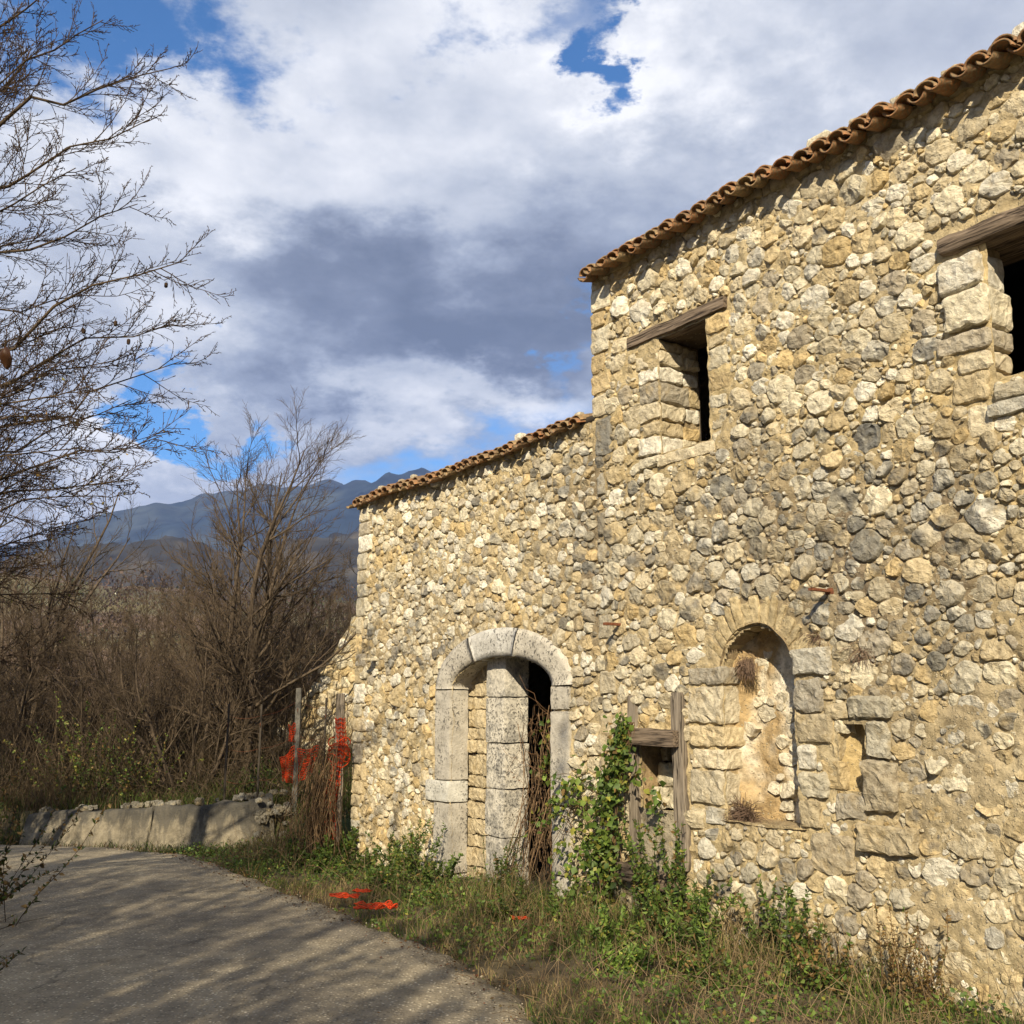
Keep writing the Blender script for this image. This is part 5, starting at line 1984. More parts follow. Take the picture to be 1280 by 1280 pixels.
def fence():
    rs.seed(51)
    Y0 = 13.95
    posts = [(281, 880, 985), (322, 880, 990), (369, 860, 990), (404, 872, 990)]
    group = 'thin metal posts of the wire fence on the bank'
    labs = ['rusty fence post farthest from the outbuilding, above the retaining wall', 'fence post just before the orange netting, above the retaining wall', 'grey fence post that the orange netting hangs on', 'thin fence post between the orange netting and the outbuilding']
    tops = []
    for (px, y0, y1), lb in zip(posts, labs):
        t, b = at_px(px, y0, Y0), at_px(px, y1, Y0)
        g = float(ground_h(b[0], Y0))
        o = empty('fence_post', (b[0], Y0, g))
        tag(o, lb, 'fence post', group)
        a = Acc()
        w_ = 0.035 if px == 369 else 0.014
        H = t[2] - g
        rough_block(a, -w_, w_, -w_, w_, -0.3, H, (1, 1, 1), 0.006, 0.004, 0.08, freq=3)
        build('post', a, M_METAL if px == 369 else M_DARK, o)
        a = Acc()
        tube(a, [(0, -w_ - .004, H * .8), (0.0, -w_ - .012, H * .8 + .03), (0, -w_ - .004, H * .8 + .06)], 0.004, 4)
        build('wire_tie', a, M_RUST, o)
        tops.append((b[0], Y0, g, H))
    o = Acc()
    for f in (0.35, 0.62, 0.9):
        for a_, b_ in zip(tops[:-1], tops[1:]):
            tt = np.linspace(0, 1, 9)[:, None]
            p, q = np.array([a_[0], a_[1], a_[2] + a_[3] * f]), np.array([b_[0], b_[1], b_[2] + b_[3] * f])
            tube(o, p + (q - p) * tt - np.array([0, 0, 0.04]) * np.sin(tt * math.pi), 0.0028, 3, (1, 1, 1), cap=False)
    tag(build('fence_wire', o, M_RUST), 'three thin sagging wires strung between the fence posts', 'wire')
    for pts, nu, nv, lb in [((350, 948, 367, 932, 366, 980, 354, 976), 9, 14, 'torn orange barrier netting hanging left of the grey fence post'),
                            ((372, 936, 398, 932, 388, 972, 374, 976), 12, 13, 'torn orange barrier netting hanging right of the grey fence post'),
                            ((361, 906, 368, 904, 369, 928, 362, 926), 4, 8, 'small orange scrap of netting at the top of the grey fence post')]:
        c = [at_px(pts[2 * k], pts[2 * k + 1], Y0 - 0.06) for k in range(4)]
        base = c[3].copy()

        def cor(u, v, c=c, base=base):
            u_, v_ = u[:, None], v[:, None]
            p = c[0] * (1 - u_) * (1 - v_) + c[1] * u_ * (1 - v_) + c[2] * u_ * v_ + c[3] * (1 - u_) * v_ - base
            p = p + np.stack([0.012 * fbm(u * 4, v * 3, 0, 2, 421), 0.05 * np.sin(u * 9) * v + 0.03 * fbm(u * 5, v * 5, 0, 2, 423), 0.03 * np.sin(u * math.pi) * (v - 1) + 0.02 * fbm(u * 5, v * 5, 0, 2, 425)], -1)
            return p
        a = Acc()
        net_mesh(a, cor, nu, nv, 0.0055)
        o = build('barrier_netting', a, M_ORANGE)
        o.location = base
        tag(o, lb, 'netting', 'orange barrier netting on the fence')


fence()


def corner_post():
    rs.seed(61)
    bx, by = -2.02, 12.28
    o = empty('timber_post', (bx, by, -0.1))
    tag(o, 'grey timber post at the far corner of the outbuilding, wrapped low down in orange netting', 'post')
    a = Acc()
    rough_block(a, -0.055, 0.055, -0.03, 0.03, -0.2, 1.92, (1, 1, 1), 0.012, 0.008, 0.06, freq=4)
    build('post', a, M_POST, o)
    a = Acc()

    def cor(u, v):
        ang = u * 2.6 - 1.3
        rr = 0.066 + 0.02 * fbm(u * 3, v * 8, 0, 2, 431)
        tw = 0.03 * np.sin(v * 7)
        return np.stack([np.sin(ang) * rr * (1 + 0.3 * v * (1 - u)) + tw - 0.06 * v, -np.cos(ang) * rr * 0.8, 1.62 - 1.5 * v + 0.01 * np.sin(u * 14)], -1)
    net_mesh(a, cor, 8, 30, 0.006)
    n = empty('barrier_netting', (bx, by, -0.1))
    tag(n, 'long orange netting strip wound down the timber post at the outbuilding corner', 'netting')
    build('netting_strip', a, M_ORANGE, n)
    a = Acc()
    for k in range(5):
        z = 1.36 - k * 0.06
        th = np.linspace(0, 2 * math.pi, 14)
        tube(a, np.stack([np.sin(th) * 0.13, -np.cos(th) * 0.11, z + 0.05 * np.sin(th * 2 + k) + 0 * th], -1), 0.007, 3, (1, 1, 1), cap=False)
    build('tied_loops', a, M_ORANGE, n)
    # dry creeper hanging over and beside the post
    v = empty('dry_creeper', (bx - 0.3, by, -0.1))
    tag(v, 'mass of dead brown creeper stems spilling down beside the outbuilding corner', 'creeper')
    a, b = Acc(), Acc()
    for k in range(240):
        s = np.array([0.33 - abs(rs.normal(0, .17)), rs.uniform(-.25, .3), rs.uniform(0.55, 1.45)])
        e = np.array([s[0] - rs.normal(.10, .13), s[1] - rs.uniform(0, .35), rs.uniform(-0.05, 0.35)])
        t = np.linspace(0, 1, 8)[:, None]
        p = s + (e - s) * t
        p[:, 0] -= (0.10 * rs.uniform(0.0, 1) * np.sin(t[:, 0] * math.pi))
        p += rs.normal(0, 0.015, p.shape)
        c = np.array((1.3, 1.1, .85)) * rs.uniform(.4, 1.2)
        tube(a, p, rs.uniform(.002, .0045), 3, c, cap=False)
    build('stems', a, M_BARK, v)['kind'] = 'stuff'
    n_ = 500
    Pq = np.stack([rs.normal(0.0, .25, n_), rs.uniform(-.35, .25, n_), rs.uniform(0, 1.3, n_)], 1)
    leaves(b, Pq, rs.normal(0, 1, (n_, 3)) + (0, 0, -.8), rs.uniform(.02, .05, n_), np.array((0.11, .075, .03)) * rs.uniform(.5, 1.6, (n_, 1)))
    build('withered_leaves', b, M_LEAF, v)['kind'] = 'stuff'


corner_post()


def scraps():
    rs.seed(71)
    for px, py, s, lb in [(430, 1128, .09, 'crumpled orange netting scrap nearest the bend, on the edge of the road'), (452, 1121, .06, 'small orange scrap in the weeds between the two larger scraps'),
                          (470, 1142, .12, 'largest crumpled orange scrap lying at the road edge'), (649, 1156, .05, 'faded orange scrap in the weeds in front of the doorway')]:
        x, y = on_ground(px, py)
        a = Acc()
        def cor(u, v, s=s, q=rs.uniform(0, 90)):
            X_, Y_ = (u - .5) * 2.6 * s, (v - .5) * 1.5 * s
            return np.stack([X_ + .35 * s * fbm(u * 3 + q, v * 3, 0, 2, 461), Y_ + .35 * s * fbm(u * 3, v * 3 + q, 0, 2, 463), 0.045 + .55 * s * np.abs(fbm(u * 3.2 + q, v * 2.6, 0, 3, 465))], -1)
        net_mesh(a, cor, 16, 11, 0.0045)
        o = build('netting_scrap', a, M_ORANGE)
        o.location = (x, y, 0.0)
        tag(o, lb, 'netting scrap', 'orange scraps on the ground')


scraps()

# ------------------------------------------------------------------ plants along the wall
GREENS = np.array([(0.085, 0.135, 0.024), (0.125, 0.175, 0.032), (0.06, 0.10, 0.022), (0.22, 0.215, 0.04)])


def gcol(n, yellow=0.15, dry=0.0, k=1.0):
    i = rs.choice(4, n, p=np.array([.4, .3, .3 - yellow * .3, yellow * .3]))
    c = GREENS[i] * rs.uniform(0.6, 1.35, (n, 1)) * k
    d = rs.rand(n) < dry
    c[d] = np.array((0.22, 0.14, 0.05)) * rs.uniform(.5, 1.4, (d.sum(), 1))
    return c


def weed(name, x, y, h, nst, leaf, label, spread=0.35, dens=30, yellow=.15, dry=.05, stemcol=(.07, .09, .03), cat='weed', group=None, k=1.0, width=.5, z=None, group_droop=0.0):
    h = h * 1.22 if name == 'weed' else h
    root = empty(name, (x, y, float(ground_h(x, y)) if z is None else z))
    a, b = Acc(), Acc()
    Ps, Ds, Ss = [], [], []
    for i in range(nst):
        d = unit(np.array([rs.normal(0, spread), rs.normal(0, spread), 1.0]))
        L = h * rs.uniform(.55, 1.05)
        n = 7
        pts = [np.array([rs.normal(0, .05 * h * 2), rs.normal(0, .05 * h * 2), -.03])]
        for q in range(n):
            d = unit(d + rs.normal(0, .10, 3) + np.array([0, 0, -group_droop]))
            pts.append(pts[-1] + d * L / n)
        pts = np.array(pts)
        tube(a, pts, np.linspace(.004, .0015, n + 1), 3, stemcol, cap=False)
        m = int(2.4 * dens * L / max(h, .01))
        t = rs.uniform(0.12, 1.0, m) ** 0.8 * n
        ii = np.minimum(t.astype(int), n - 1)
        pp = pts[ii] + (pts[ii + 1] - pts[ii]) * (t - ii)[:, None]
        Ps.append(pp)
        Ds.append(rs.normal(0, 1, (m, 3)) + np.array([0, 0, .35]))
        Ss.append(leaf * 1.1 * rs.uniform(.5, 1.25, m) * (1.15 - 0.5 * t / n))
    build('stems', a, M_GRASS, root)['kind'] = 'stuff'
    Pq = np.concatenate(Ps)
    leaves(b, Pq, np.concatenate(Ds), np.concatenate(Ss), gcol(len(Pq), yellow, dry, k), width=width)
    build('leaves', b, M_LEAF, root)['kind'] = 'stuff'
    return tag(root, label, cat, group)


rs.seed(81)
gw = 'leafy weeds at the foot of the wall'
for lx, ly, h, ns, lf, lb, kw in [
    (-3.9, -0.25, .42, 16, .075, 'bright green broad-leaved weed at the far corner of the outbuilding', dict(k=1.3)),
    (-3.2, -0.22, .30, 9, .055, 'low green weed against the outbuilding between corner and door', {}),
    (-2.75, -0.12, .40, 9, .06, 'green weed creeping up the wall left of the door jamb', dict(yellow=.3)),
    (-1.95, -0.35, .55, 13, .055, 'upright grey-green weed in front of the left door jamb', dict(width=.35)),
    (-1.35, -0.45, .34, 10, .05, 'bushy weed in front of the doorway infill', {}),
    (-0.65, -0.15, .45, 9, .045, 'sparse weed growing in the gap of the doorway', dict(dry=.3)),
    (-0.15, -0.4, .30, 10, .05, 'low weed below the right door jamb', dict(yellow=.3)),
    (1.62, -0.22, .80, 16, .055, 'tall bushy weed with reddish tips right of the timber frame', dict(dry=.16, dens=46)),
    (1.30, -0.16, .88, 10, .05, 'weed climbing over the lower crossbar of the timber frame', dict(dry=.12, yellow=.4, dens=40)),
    (1.95, -0.50, .42, 14, .07, 'bright narrow-leaved weed in front of the wall below the arched niche', dict(width=.28, k=1.35)),
    (2.42, -0.20, .50, 14, .05, 'dense green weed below the arched niche', dict(k=1.0)),
    (2.62, -0.30, .46, 12, .05, 'green weed right of the one below the arched niche', dict(k=1.15)),
    (0.75, -0.6, .26, 10, .05, 'low clover-like weed in the grass before the timber frame', dict(k=1.3)),
]:
    x, y, _ = WL(lx, ly)
    weed('weed', x, y, h, ns, lf, lb, group=gw, **kw)
for i, (lx, ly, h, ns, lf, lb, kw) in enumerate([
    (-4.35, -0.5, .36, 16, .06, 'leafy green weed beside the dead creeper at the outbuilding corner', dict(k=1.2)),
    (-3.55, -0.55, .34, 16, .055, 'green weed just behind the orange scraps, nearest the corner', dict(k=1.2)),
    (-2.95, -0.6, .26, 14, .05, 'spreading yellow-green weed behind the largest orange scrap', dict(yellow=.6)),
    (-2.35, -0.30, .46, 14, .05, 'yellow-green weed with pale leaves under the projecting jamb block', dict(yellow=.7)),
    (-1.7, -0.85, .24, 14, .05, 'low weed cushion at the road edge before the doorway infill', dict(k=1.1)),
    (-0.95, -0.8, .22, 14, .045, 'low weed cushion at the road edge before the pillar', dict(dry=.2)),
    (0.25, -0.75, .24, 14, .05, 'low weed between the ivy and the road', dict(dry=.15)),
    (0.45, -0.35, .34, 14, .05, 'weed at the foot of the ivy', dict(yellow=.4)),
    (1.45, -0.75, .30, 18, .05, 'bright green weed cushion in the grass below the timber frame', dict(k=1.5)),
    (1.95, -1.05, .26, 20, .05, 'brightest green weed cushion at the bottom edge beside the road', dict(k=1.6)),
    (2.35, -0.85, .24, 16, .05, 'green weed cushion below the arched niche, away from the wall', dict(k=1.3, dry=.2)),
    (3.0, -0.35, .38, 12, .045, 'thin weed left of the tall withered weed', dict(dry=.5)),
]):
    x, y, _ = WL(lx, ly)
    weed('weed', x, y, h, ns, lf, lb, group=gw, spread=.6, **kw)
x, y, _ = WL(3.42, -0.25)
weed('withered_weed', x, y, .62, 15, .03, 'tall withered brown weed against the wall below the small niche', spread=.22, dens=30, dry=.85, stemcol=(.16, .10, .055), cat='weed')
x, y, _ = WL(3.60, -0.30)
weed('withered_weed', x, y, .42, 12, .03, 'shorter withered weed to the right of the tall one', spread=.3, dens=22, dry=.9, stemcol=(.16, .10, .055), cat='weed')

# ivy on the frame
ivy = empty('ivy', WL(0.75, -0.06, 0), ROTZ)
tag(ivy, 'thick green ivy climbing the left upright of the timber frame', 'ivy')
a, b = Acc(), Acc()
spine = [(0.62, -0.2), (0.60, 0.2), (0.66, 0.6), (0.70, 0.95), (0.82, 1.2), (0.90, 1.52)]
sx = np.array(spine) + np.array([0.07, 0.0])
for k in range(16):
    t = np.linspace(0, 5, 22)
    xx = np.interp(t, range(6), sx[:, 0]) + rs.normal(0, .07) + 0.02 * np.sin(t * 5 + k)
    zz = np.interp(t, range(6), sx[:, 1])
    tube(a, np.stack([xx - .75, -0.04 - .05 * rs.rand() + 0 * xx + rs.normal(0, .008, 22), zz], 1), rs.uniform(.003, .007), 4, (0.8, .65, .5), cap=False)
build('stems', a, M_BARK, ivy)['kind'] = 'stuff'
n = 2000
t = rs.uniform(0, 5, n)
wd = np.interp(t, range(6), [.20, .19, .15, .17, .10, .05])
xx = np.interp(t, range(6), sx[:, 0]) + rs.normal(0, 1, n) * wd * .56
clump = fbm(xx * 7, t * 3, 0, 2, 441)
zz = np.interp(t, range(6), sx[:, 1]) + rs.normal(0, .05, n)
yy = -0.05 - np.abs(rs.normal(0, .07, n)) - .07 * np.maximum(clump, 0)
keep = rs.rand(n) < (0.6 + clump)
P_ = np.stack([xx - .75, yy, zz], 1)[keep]
leaves(b, P_, rs.normal(0, .7, P_.shape) + np.array([0, -.5, -.75]), rs.uniform(.035, .07, len(P_)), gcol(len(P_), .5, .04, 1.15), width=.85)
for (cx, cz, sx_, sz_, m) in [(0.16, .95, .12, .07, 60), (-0.0, .74, .10, .06, 40), (0.36, 1.0, .08, .10, 50), (0.12, .45, .08, .07, 24), (1.07, 1.15, .03, .05, 14), (1.28, .98, .045, .07, 34), (0.38, .35, .12, .25, 150)]:
    P_ = np.stack([rs.normal(cx, sx_, m) - .75, -0.03 - np.abs(rs.normal(0, .06, m)), rs.normal(cz, sz_, m)], 1)
    leaves(b, P_, rs.normal(0, .7, P_.shape) + np.array([0, -.5, -.75]), rs.uniform(.035, .075, m), gcol(m, .9, .06, 1.3), width=.85)
build('leaves', b, M_LEAF, ivy)['kind'] = 'stuff'
tw = empty('ivy_runner', WL(0.3, -0.05, 0.6), ROTZ)
tag(tw, 'bare ivy runners crossing the wall between the doorway and the timber frame', 'ivy')
a = Acc()
for k in range(14):
    s, e = np.array([.55, rs.uniform(.2, 1.1)]), np.array([rs.uniform(-.15, .1), rs.uniform(.3, 1.1)])
    t = np.linspace(0, 1, 12)[:, None]
    q = s + (e - s) * t + np.concatenate([0 * t, .06 * np.sin(t * 4 + k)], 1)
    tube(a, np.stack([q[:, 0] - .3, -.03 + rs.normal(0, .01, 12), q[:, 1] - .6], 1), .0028, 3, (.9, .7, .5), cap=False)
build('stems', a, M_BARK, tw)['kind'] = 'stuff'

# creeper hanging in the doorway gap
cv = empty('doorway_creeper', WL(-0.6, 0.2, 0), ROTZ)
tag(cv, 'tangle of dead creeper stems with a few yellow-green leaves hanging in the dark doorway gap', 'creeper')
a, b = Acc(), Acc()
for k in range(105):
    x0 = rs.uniform(-.36, .30)
    s = np.array([x0, rs.uniform(-.05, .35), rs.uniform(.8, 1.65)])
    e = np.array([x0 + rs.normal(0, .14), rs.uniform(-.2, .3), rs.uniform(-.02, .5)])
    t = np.linspace(0, 1, 10)[:, None]
    p = s + (e - s) * t + rs.normal(0, .014, (10, 3))
    p[:, 0] = np.clip(p[:, 0], -.43, .44)
    tube(a, p, rs.uniform(.002, .005), 3, np.array((1.1, .92, .72)) * rs.uniform(.4, 1.3), cap=False)
for k in range(60):
    s = np.array([rs.uniform(-.3, .3), rs.uniform(-.05, .2), rs.uniform(.9, 1.6)])
    t = np.linspace(0, 1, 7)[:, None]
    p = s + (rs.normal(0, .16, 3)) * t + rs.normal(0, .012, (7, 3))
    tube(a, p, .002, 3, (1.3, .95, .7), cap=False)
build('stems', a, M_BARK, cv)['kind'] = 'stuff'
for (cx, cz, m, yl) in [(.15, 1.42, 30, .9), (.10, 1.2, 34, .9), (.05, 1.05, 22, .7), (-.1, .6, 12, .5)]:
    P_ = np.stack([rs.normal(cx, .08, m), rs.uniform(-.05, .1, m), rs.normal(cz, .07, m)], 1)
    leaves(b, P_, rs.normal(0, .7, P_.shape) + np.array([0, -.5, -.7]), rs.uniform(.04, .08, m), gcol(m, yl, .1, 1.2), width=.8)
m = 420
P_ = np.stack([rs.uniform(-.42, .42, m), rs.uniform(-.1, .3, m), rs.uniform(0.02, 1.0, m)], 1)
leaves(b, P_, rs.normal(0, .8, P_.shape), rs.uniform(.015, .035, m), np.array((.16, .09, .05)) * rs.uniform(.5, 1.4, (m, 1)))
build('leaves', b, M_LEAF, cv)['kind'] = 'stuff'
weed('pillar_weed', WL(-.98, .05)[0], WL(-.98, .05)[1], .62, 9, .03, 'thin dark weed growing up the foot of the doorway pillar', spread=.16, dens=16, dry=.25, k=.9)


# dry tufts on the wall
def tuft(px, py, d, s, n, label, down=0.0, col=(0.20, 0.135, 0.095)):
    x, z = on_wall(px, py, d)
    o = empty('dry_tuft', WL(x, d, z), ROTZ)
    tag(o, label, 'dry tuft')
    a = Acc()
    for k in range(n):
        dd = unit(np.array([rs.normal(0, .8), -abs(rs.normal(.3, .5)), rs.normal(0.35 - down, .6)]))
        pts = [np.array([rs.normal(0, s * .3), 0.02, rs.normal(0, s * .14)])]
        L = s * rs.uniform(.5, 1.2)
        for q in range(5):
            dd = unit(dd + rs.normal(0, .16, 3) + np.array([0, 0, -.10 - .22 * down]))
            pts.append(pts[-1] + dd * L / 5)
        tube(a, np.array(pts), .0016, 3, np.array(col) * rs.uniform(.6, 1.5), cap=False)
    build('stems', a, M_GRASS, o)['kind'] = 'stuff'


tuft(932, 826, 0.10, .13, 220, 'dry hanging tuft at the top of the arched niche', 1.0)
tuft(930, 1020, 0.08, .15, 420, 'dry twiggy tuft lying on the ledge of the arched niche', 0.1)
tuft(1075, 812, 0.0, .12, 130, 'dry tuft on the wall above the small niche', 0.7)
tuft(1020, 795, 0.0, .09, 80, 'small dry tuft right of the arched niche top', 0.4)
tuft(830, 780, 0.0, .09, 80, 'small dry tuft left of the arched niche top', 0.7)

# left foreground plant
weed('bramble', -3.12, 5.9, .62, 40, .045, 'dense dark bramble mound on the left edge of the road', spread=.5, dens=30, yellow=.3, dry=.5, k=.55, stemcol=(.07, .045, .03))
weed('bramble', -4.15, 8.2, 1.45, 40, .05, 'taller dark bramble farther along the left road edge', spread=.4, dens=34, yellow=.3, dry=.5, k=.5, stemcol=(.07, .045, .03))
weed('bramble', -2.72, 5.1, .45, 20, .04, 'low bramble at the bottom left corner', spread=.6, dens=24, yellow=.4, dry=.4, k=.6, stemcol=(.07, .045, .03))
lt = weed('leafy_tree', -3.9, -1.4, 7.4, 46, .135, 'tall leafy tree on the left verge just behind the viewer', spread=.34, dens=90, yellow=.2, dry=.2, cat='tree', stemcol=(.1, .07, .04))  # leafy crowns added out of view to deepen the tree shade on the road
for (x, y, rz, sc, lb) in [(-5.4, -0.4, 1.1, .80, 'leafy tree on the left verge level with the viewer'), (-5.4, -5.4, 2.3, 1.15, 'leafy tree farther behind the viewer at the roadside'), (-5.2, -3.4, 3.6, 1.1, 'leafy tree at the back of the left verge behind the viewer'), (-4.3, 1.2, 5.6, .42, 'small leafy shrub tree beside the viewer'), (-4.4, -0.2, 2.9, .9, 'slender leafy tree beside the nearest one behind the viewer'), (-4.1, -2.9, 0.4, .95, 'leafy tree overhanging the road behind the viewer'), (-3.5, -0.5, 1.9, .9, 'leafy tree with its crown over the left half of the road'), (-3.6, -2.6, 3.1, .95, 'leafy tree leaning over the road behind the viewer'), (-4.4, -0.7, 5.0, .72, 'short leafy tree on the left verge beside the viewer'), (-6.2, -0.9, 0.9, .95, 'broad leafy tree to the left of the viewer'), (-4.9, -1.4, 4.2, 1.15, 'big leafy tree in the second row of the left verge')]:
    c = copy_tree(lt)
    c.location = (x, y, 0)
    c.rotation_euler = (0, 0, rz)
    c.scale = (sc, sc, sc)
    tag(c, lb, 'tree')
weed('bramble', -3.55, 6.2, 1.2, 14, .045, 'second bramble farther along the left verge', spread=.40, dens=10, yellow=.7, dry=.3, stemcol=(.07, .045, .03), width=.8)
# yellow-green shrub beyond the road
x, y = pxy(110, 15.0), 15.0
weed('leafy_shrub', x, y, 1.7, 30, .055, 'shrub with sparse yellow-green leaves behind the left end of the retaining wall', spread=.38, dens=26, yellow=.9, dry=.25, stemcol=(.13, .10, .05), cat='shrub', width=.6, k=1.0)
x, y = pxy(178, 14.7), 14.7
weed('leafy_shrub', x, y, 1.1, 20, .05, 'lower yellow-leaved shrub just above the retaining wall', spread=.40, dens=22, yellow=.9, dry=.3, stemcol=(.13, .10, .05), cat='shrub', width=.6, k=1.0)
x, y = pxy(338, 15.2), 15.2
weed('leafy_shrub', x, y, .75, 40, .05, 'low green bush on the bank behind the orange netting', spread=.7, dens=22, yellow=.1, dry=.1, cat='shrub', width=.5, k=.8)

# ------------------------------------------------------------------ grass and litter
rs.seed(91)


def scatter(n, x0, x1, y0, y1, cond):
    x = rs.uniform(x0, x1, n)
    y = rs.uniform(y0, y1, n)
    k = cond(x, y)
    return x[k], y[k]


def facade_y(x, y):
    return (x - P0[0]) * AY[0] + (y - P0[1]) * AY[1]


def facade_x(x, y):
    return (x - P0[0]) * AX[0] + (y - P0[1]) * AX[1]


def verge_ok(x, y):
    e = 0.14 * fbm(x * 2.2, y * 2.2, 0, 3, 451)
    px_, py_ = x - AY[0] * (-0.0), y
    return (~pip(ROAD_POLY, x - AY[0] * (0.02 + e), y - AY[1] * (0.02 + e))) & (facade_y(x, y) < -0.01)


x, y = scatter(150000, -4.4, 5.0, 2.4, 14.2, verge_ok)
fx, fy = facade_x(x, y), facade_y(x, y)
dens = smooth(fbm(x * 1.3, y * 1.3, 0, 3, 453), -0.5, 0.25)
dry_n = smooth(fbm(x * 1.0, y * 1.0, 5, 3, 455) + 0.45 * smooth(fx, 1.2, 2.4) - 0.1, -0.1, 0.25)
k = rs.rand(len(x)) < 0.25 + 0.75 * dens
x, y, fx, fy, dry_n, dens = x[k], y[k], fx[k], fy[k], dry_n[k], dens[k]
n = len(x)
print('blades', n)
edge = smooth(-fy, 1.25, 0.35)
H = (0.06 + 0.19 * dens * rs.rand(n)) * (0.45 + 0.95 * edge)
g = gcol(n, .25, 0.0, 1.05)
d = rs.rand(n) < 0.24 + dry_n * 0.6
g[d] = np.array((0.25, 0.185, 0.09)) * rs.uniform(.5, 1.3, (d.sum(), 1))
H[d] *= rs.uniform(.8, 2.0, d.sum())
a = Acc()
blades(a, np.stack([x, y, ground_h(x, y)], 1), H, rs.uniform(.2, 1.3, n), rs.uniform(.0015, .0035, n), g)
tag(build('grass', a, M_GRASS), 'green and straw-coloured grass on the verge between road and wall', 'grass', kind='stuff')

# tall bent straw
x, y = scatter(8500, -3.5, 4.6, 3.0, 13.5, verge_ok)
fx, fy = facade_x(x, y), facade_y(x, y)
k = rs.rand(len(x)) < 0.25 + 0.75 * smooth(fx, 1.2, 2.6)
x, y = x[k], y[k]
a = Acc()
for xx, yy in zip(x, y):
    L = rs.uniform(.15, .5)
    dd = unit(np.array([rs.normal(0, .5), rs.normal(0, .5), 1.0]))
    pts = [np.array([xx, yy, -.04])]
    for q in range(4):
        dd = unit(dd + rs.normal(0, .18, 3) + np.array([0, 0, -.15]))
        pts.append(pts[-1] + dd * L / 4)
    tube(a, np.array(pts), .0016, 3, np.array((.27, .19, .11)) * rs.uniform(.4, 1.4), cap=False)
tag(build('dry_stalks', a, M_GRASS), 'tangle of dry brown stalks in the grass below the wall', 'dry stalks', kind='stuff')

# broad-leaved ground cover in patches
x, y = scatter(80000, -4.2, 4.0, 2.6, 13.9, verge_ok)
c = fbm(x * 1.7, y * 1.7, 9, 3, 457)
k = (c > -0.08)
x, y, c = x[k], y[k], c[k]
n = len(x)
z = ground_h(x, y) + rs.uniform(0.01, .16, n) * smooth(c, -.1, .3)
a = Acc()
leaves(a, np.stack([x, y, z], 1), rs.normal(0, 1, (n, 3)) * (1, 1, .4) + (0, 0, .3), rs.uniform(.015, .042, n), gcol(n, .15, .06, 1.25), width=.7)
tag(build('ground_cover', a, M_LEAF), 'low broad-leaved weeds in patches on the verge', 'ground cover', kind='stuff')

# bank beyond the road: rough grass
x, y = scatter(40000, -9.5, -1.2, 13.0, 19.5, lambda x, y: (~pip(ROAD_POLY, x, y)) & ~((y < 13.95 + 0.1 * 0) & (y > 13.5) & (x < -3.0) & (x > -6.4)) & ((facade_y(x, y) < -.05) | (facade_x(x, y) < A_X0 - .1)))
n = len(x)
dd = smooth(fbm(x * .8, y * .8, 5, 3, 459), -.2, .3)
g = gcol(n, .2, 0, .55)
d = rs.rand(n) < .35 + dd * .6
g[d] = np.array((0.12, 0.085, 0.045)) * rs.uniform(.5, 1.3, (d.sum(), 1))
a = Acc()
blades(a, np.stack([x, y, ground_h(x, y)], 1), rs.uniform(.08, .34, n) * smooth(y, 12.8, 14.0) + .05, rs.uniform(.2, 1.3, n), rs.uniform(.003, .006, n), g)
tag(build('bank_grass', a, M_GRASS), 'rough brown and green grass on the bank beyond the road', 'grass', kind='stuff')
# dense brown undergrowth under the shrubs
x, y = scatter(8500, -11.5, -2.4, 14.3, 23.0, lambda x, y: (facade_y(x, y) < -.3) | (facade_x(x, y) < A_X0 - .5))
a = Acc()
for xx, yy in zip(x, y):
    L = rs.uniform(.3, 1.6) * float(smooth(yy, 13.9, 15.2) * .7 + .3)
    dd = unit(np.array([rs.normal(0, .45), rs.normal(0, .45), 1.0]))
    pts = [np.array([xx, yy, float(ground_h(xx, yy)) - .04])]
    for q in range(4):
        dd = unit(dd + rs.normal(0, .22, 3) + np.array([0, 0, -.05]))
        pts.append(pts[-1] + dd * L / 4)
    tube(a, np.array(pts), rs.uniform(.002, .0045), 3, np.array((.11, .08, .05)) * rs.uniform(.35, 1.5), cap=False)
    if rs.rand() < .5:
        b = pts[2]
        tube(a, np.array([b, b + rs.normal(0, .1, 3) + (0, 0, .1), b + rs.normal(0, .16, 3) + (0, 0, .2)]), .002, 3, np.array((.11, .08, .05)) * rs.uniform(.5, 1.5), cap=False)
tag(build('undergrowth', a, M_GRASS), 'brown tangled undergrowth beneath the bare shrubs', 'undergrowth', kind='stuff')
# left verge
x, y = scatter(26000, -8.0, -2.2, 2.5, 11.6, lambda x, y: (~pip(ROAD_POLY, x + .05, y)) & (x < -2.6))
n = len(x)
g = gcol(n, .2, .4, .7)
a = Acc()
blades(a, np.stack([x, y, ground_h(x, y)], 1), rs.uniform(.05, .28, n), rs.uniform(.2, 1.3, n), rs.uniform(.003, .005, n), g)
tag(build('left_verge_grass', a, M_GRASS), 'dark grass on the left verge of the road', 'grass', kind='stuff')

# leaf litter and grit
def near_edge(x, y):
    inside = pip(ROAD_POLY, x, y)
    out = ~pip(ROAD_POLY, x + AY[0] * .28, y + AY[1] * .28)
    return (inside & out) | ((~inside) & (facade_y(x, y) < -.05) & (rs.rand(len(x)) < .35))


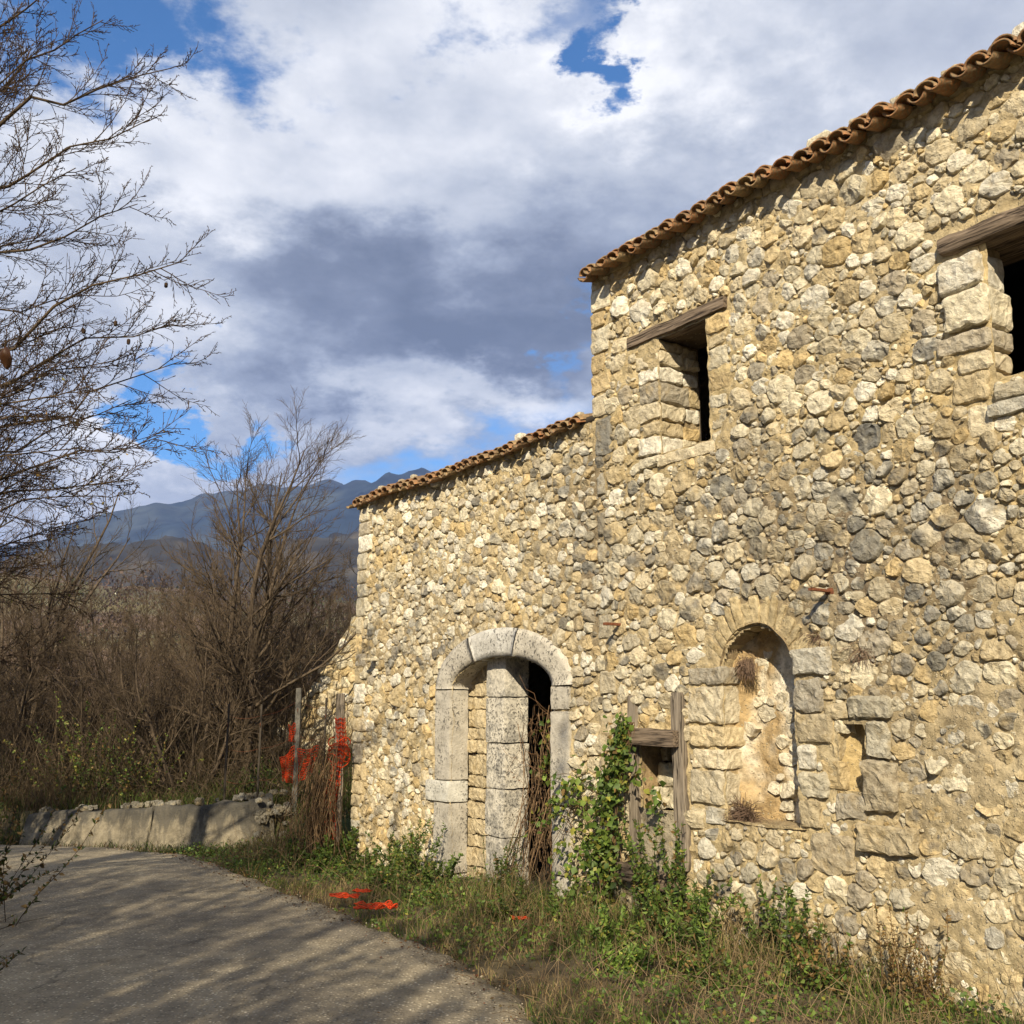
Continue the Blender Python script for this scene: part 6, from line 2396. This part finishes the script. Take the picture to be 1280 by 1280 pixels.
x, y = scatter(34000, -5.5, 4.0, 2.6, 13.6, near_edge)
x2, y2 = scatter(700, -4, 2, 3, 13, lambda x, y: pip(ROAD_POLY, x, y))
x, y = np.append(x, x2), np.append(y, y2)
n = len(x)
ins = pip(ROAD_POLY, x, y)
z = np.where(ins, 0.030, ground_h(x, y) + .012)
a = Acc()
leaves(a, np.stack([x, y, z], 1), rs.normal(0, 1, (n, 3)) * (1, 1, .12), rs.uniform(.008, .03, n), np.array((0.15, .085, .04)) * rs.uniform(.35, 1.5, (n, 1)) * (1 + rs.uniform(-.2, .2, (n, 3))), width=.6)
tag(build('leaf_litter', a, M_LEAF), 'brown fallen leaves and bits along the road edge', 'leaf litter', kind='stuff')

x, y = scatter(9000, -5.0, 3.0, 2.8, 13.2, lambda x, y: pip(ROAD_POLY, x, y))
w_ = rs.rand(len(x)) < 0.2 + 0.8 * (~pip(ROAD_POLY, x + AY[0] * .35, y + AY[1] * .35))
x, y = x[w_], y[w_]
n = len(x)
s = rs.uniform(.003, .010, n)
oc = np.array([(1, 0, 0), (0, 1, 0), (-1, 0, 0), (0, -1, 0), (0, 0, 1)], float)
V = np.stack([x, y, np.full(n, .022)], 1)[:, None] + oc[None] * s[:, None, None] * rs.uniform(.6, 1.3, (n, 5, 1))
b = np.arange(n)[:, None] * 5
T = np.concatenate([b + np.array([[i, (i + 1) % 4, 4]]) for i in range(4)])
a = Acc()
a.add(V.reshape(-1, 3), None, T, np.repeat(np.array((.36, .31, .24)) * rs.uniform(.4, 1.3, (n, 1)), 5, 0))
tag(build('grit', a, M_STONE, flat=True), 'loose grit and small stones on the road', 'grit', kind='stuff')

# far scrub on the valley side
rs.seed(95)
a = Acc()
n = 1900
th = rs.uniform(-.62, -.02, n)
R = np.exp(rs.uniform(math.log(32), math.log(420), n))
for t_, r_ in zip(th, R):
    x, y = math.sin(t_) * r_, math.cos(t_) * r_
    z = float(ground_h(x, y))
    s = rs.uniform(.5, 1.3) * (0.8 + r_ / 110)
    m = 34
    P_ = rs.normal(0, 1, (m, 3)) * (s * .75, s * .75, s * .5) + (x, y, z + s * .8)
    c = np.array((0.095, .062, .045)) * rs.uniform(.5, 1.4) if rs.rand() < .8 else np.array((.075, .085, .04)) * rs.uniform(.6, 1.5)
    leaves(a, P_, rs.normal(0, 1, (m, 3)) + (0, 0, 1), rs.uniform(.14, .36, m) * s, np.repeat(c[None], m, 0) * rs.uniform(.7, 1.3, (m, 1)), width=.7)
tag(build('valley_scrub', a, M_LEAF), 'brown scrub and bare woods covering the far valley side', 'scrub', kind='stuff')

# ------------------------------------------------------------------ haze
HAZE = True
if HAZE:
    m = bpy.data.materials.new('air')
    m.use_nodes = True
    m.node_tree.nodes.clear()
    g = NT(m.node_tree)
    v = g.n('ShaderNodeVolumePrincipled')
    v.inputs['Color'].default_value = (0.24, 0.42, 1.0, 1)
    v.inputs['Density'].default_value = 0.00009
    v.inputs['Anisotropy'].default_value = 0.0
    o_ = g.n('ShaderNodeOutputMaterial')
    m.node_tree.links.new(v.outputs[0], o_.inputs['Volume'])
    x0, x1, y0, y1, z0, z1 = -9200, 9200, -9200, 9200, -260, 1010
    vs = [(x, y, z) for z in (z0, z1) for y in (y0, y1) for x in (x0, x1)]
    a = Acc()
    a.add(vs, [(0, 2, 3, 1), (4, 5, 7, 6), (0, 1, 5, 4), (2, 6, 7, 3), (0, 4, 6, 2), (1, 3, 7, 5)])
    tag(build('haze', a, m, flat=True), kind='stuff')
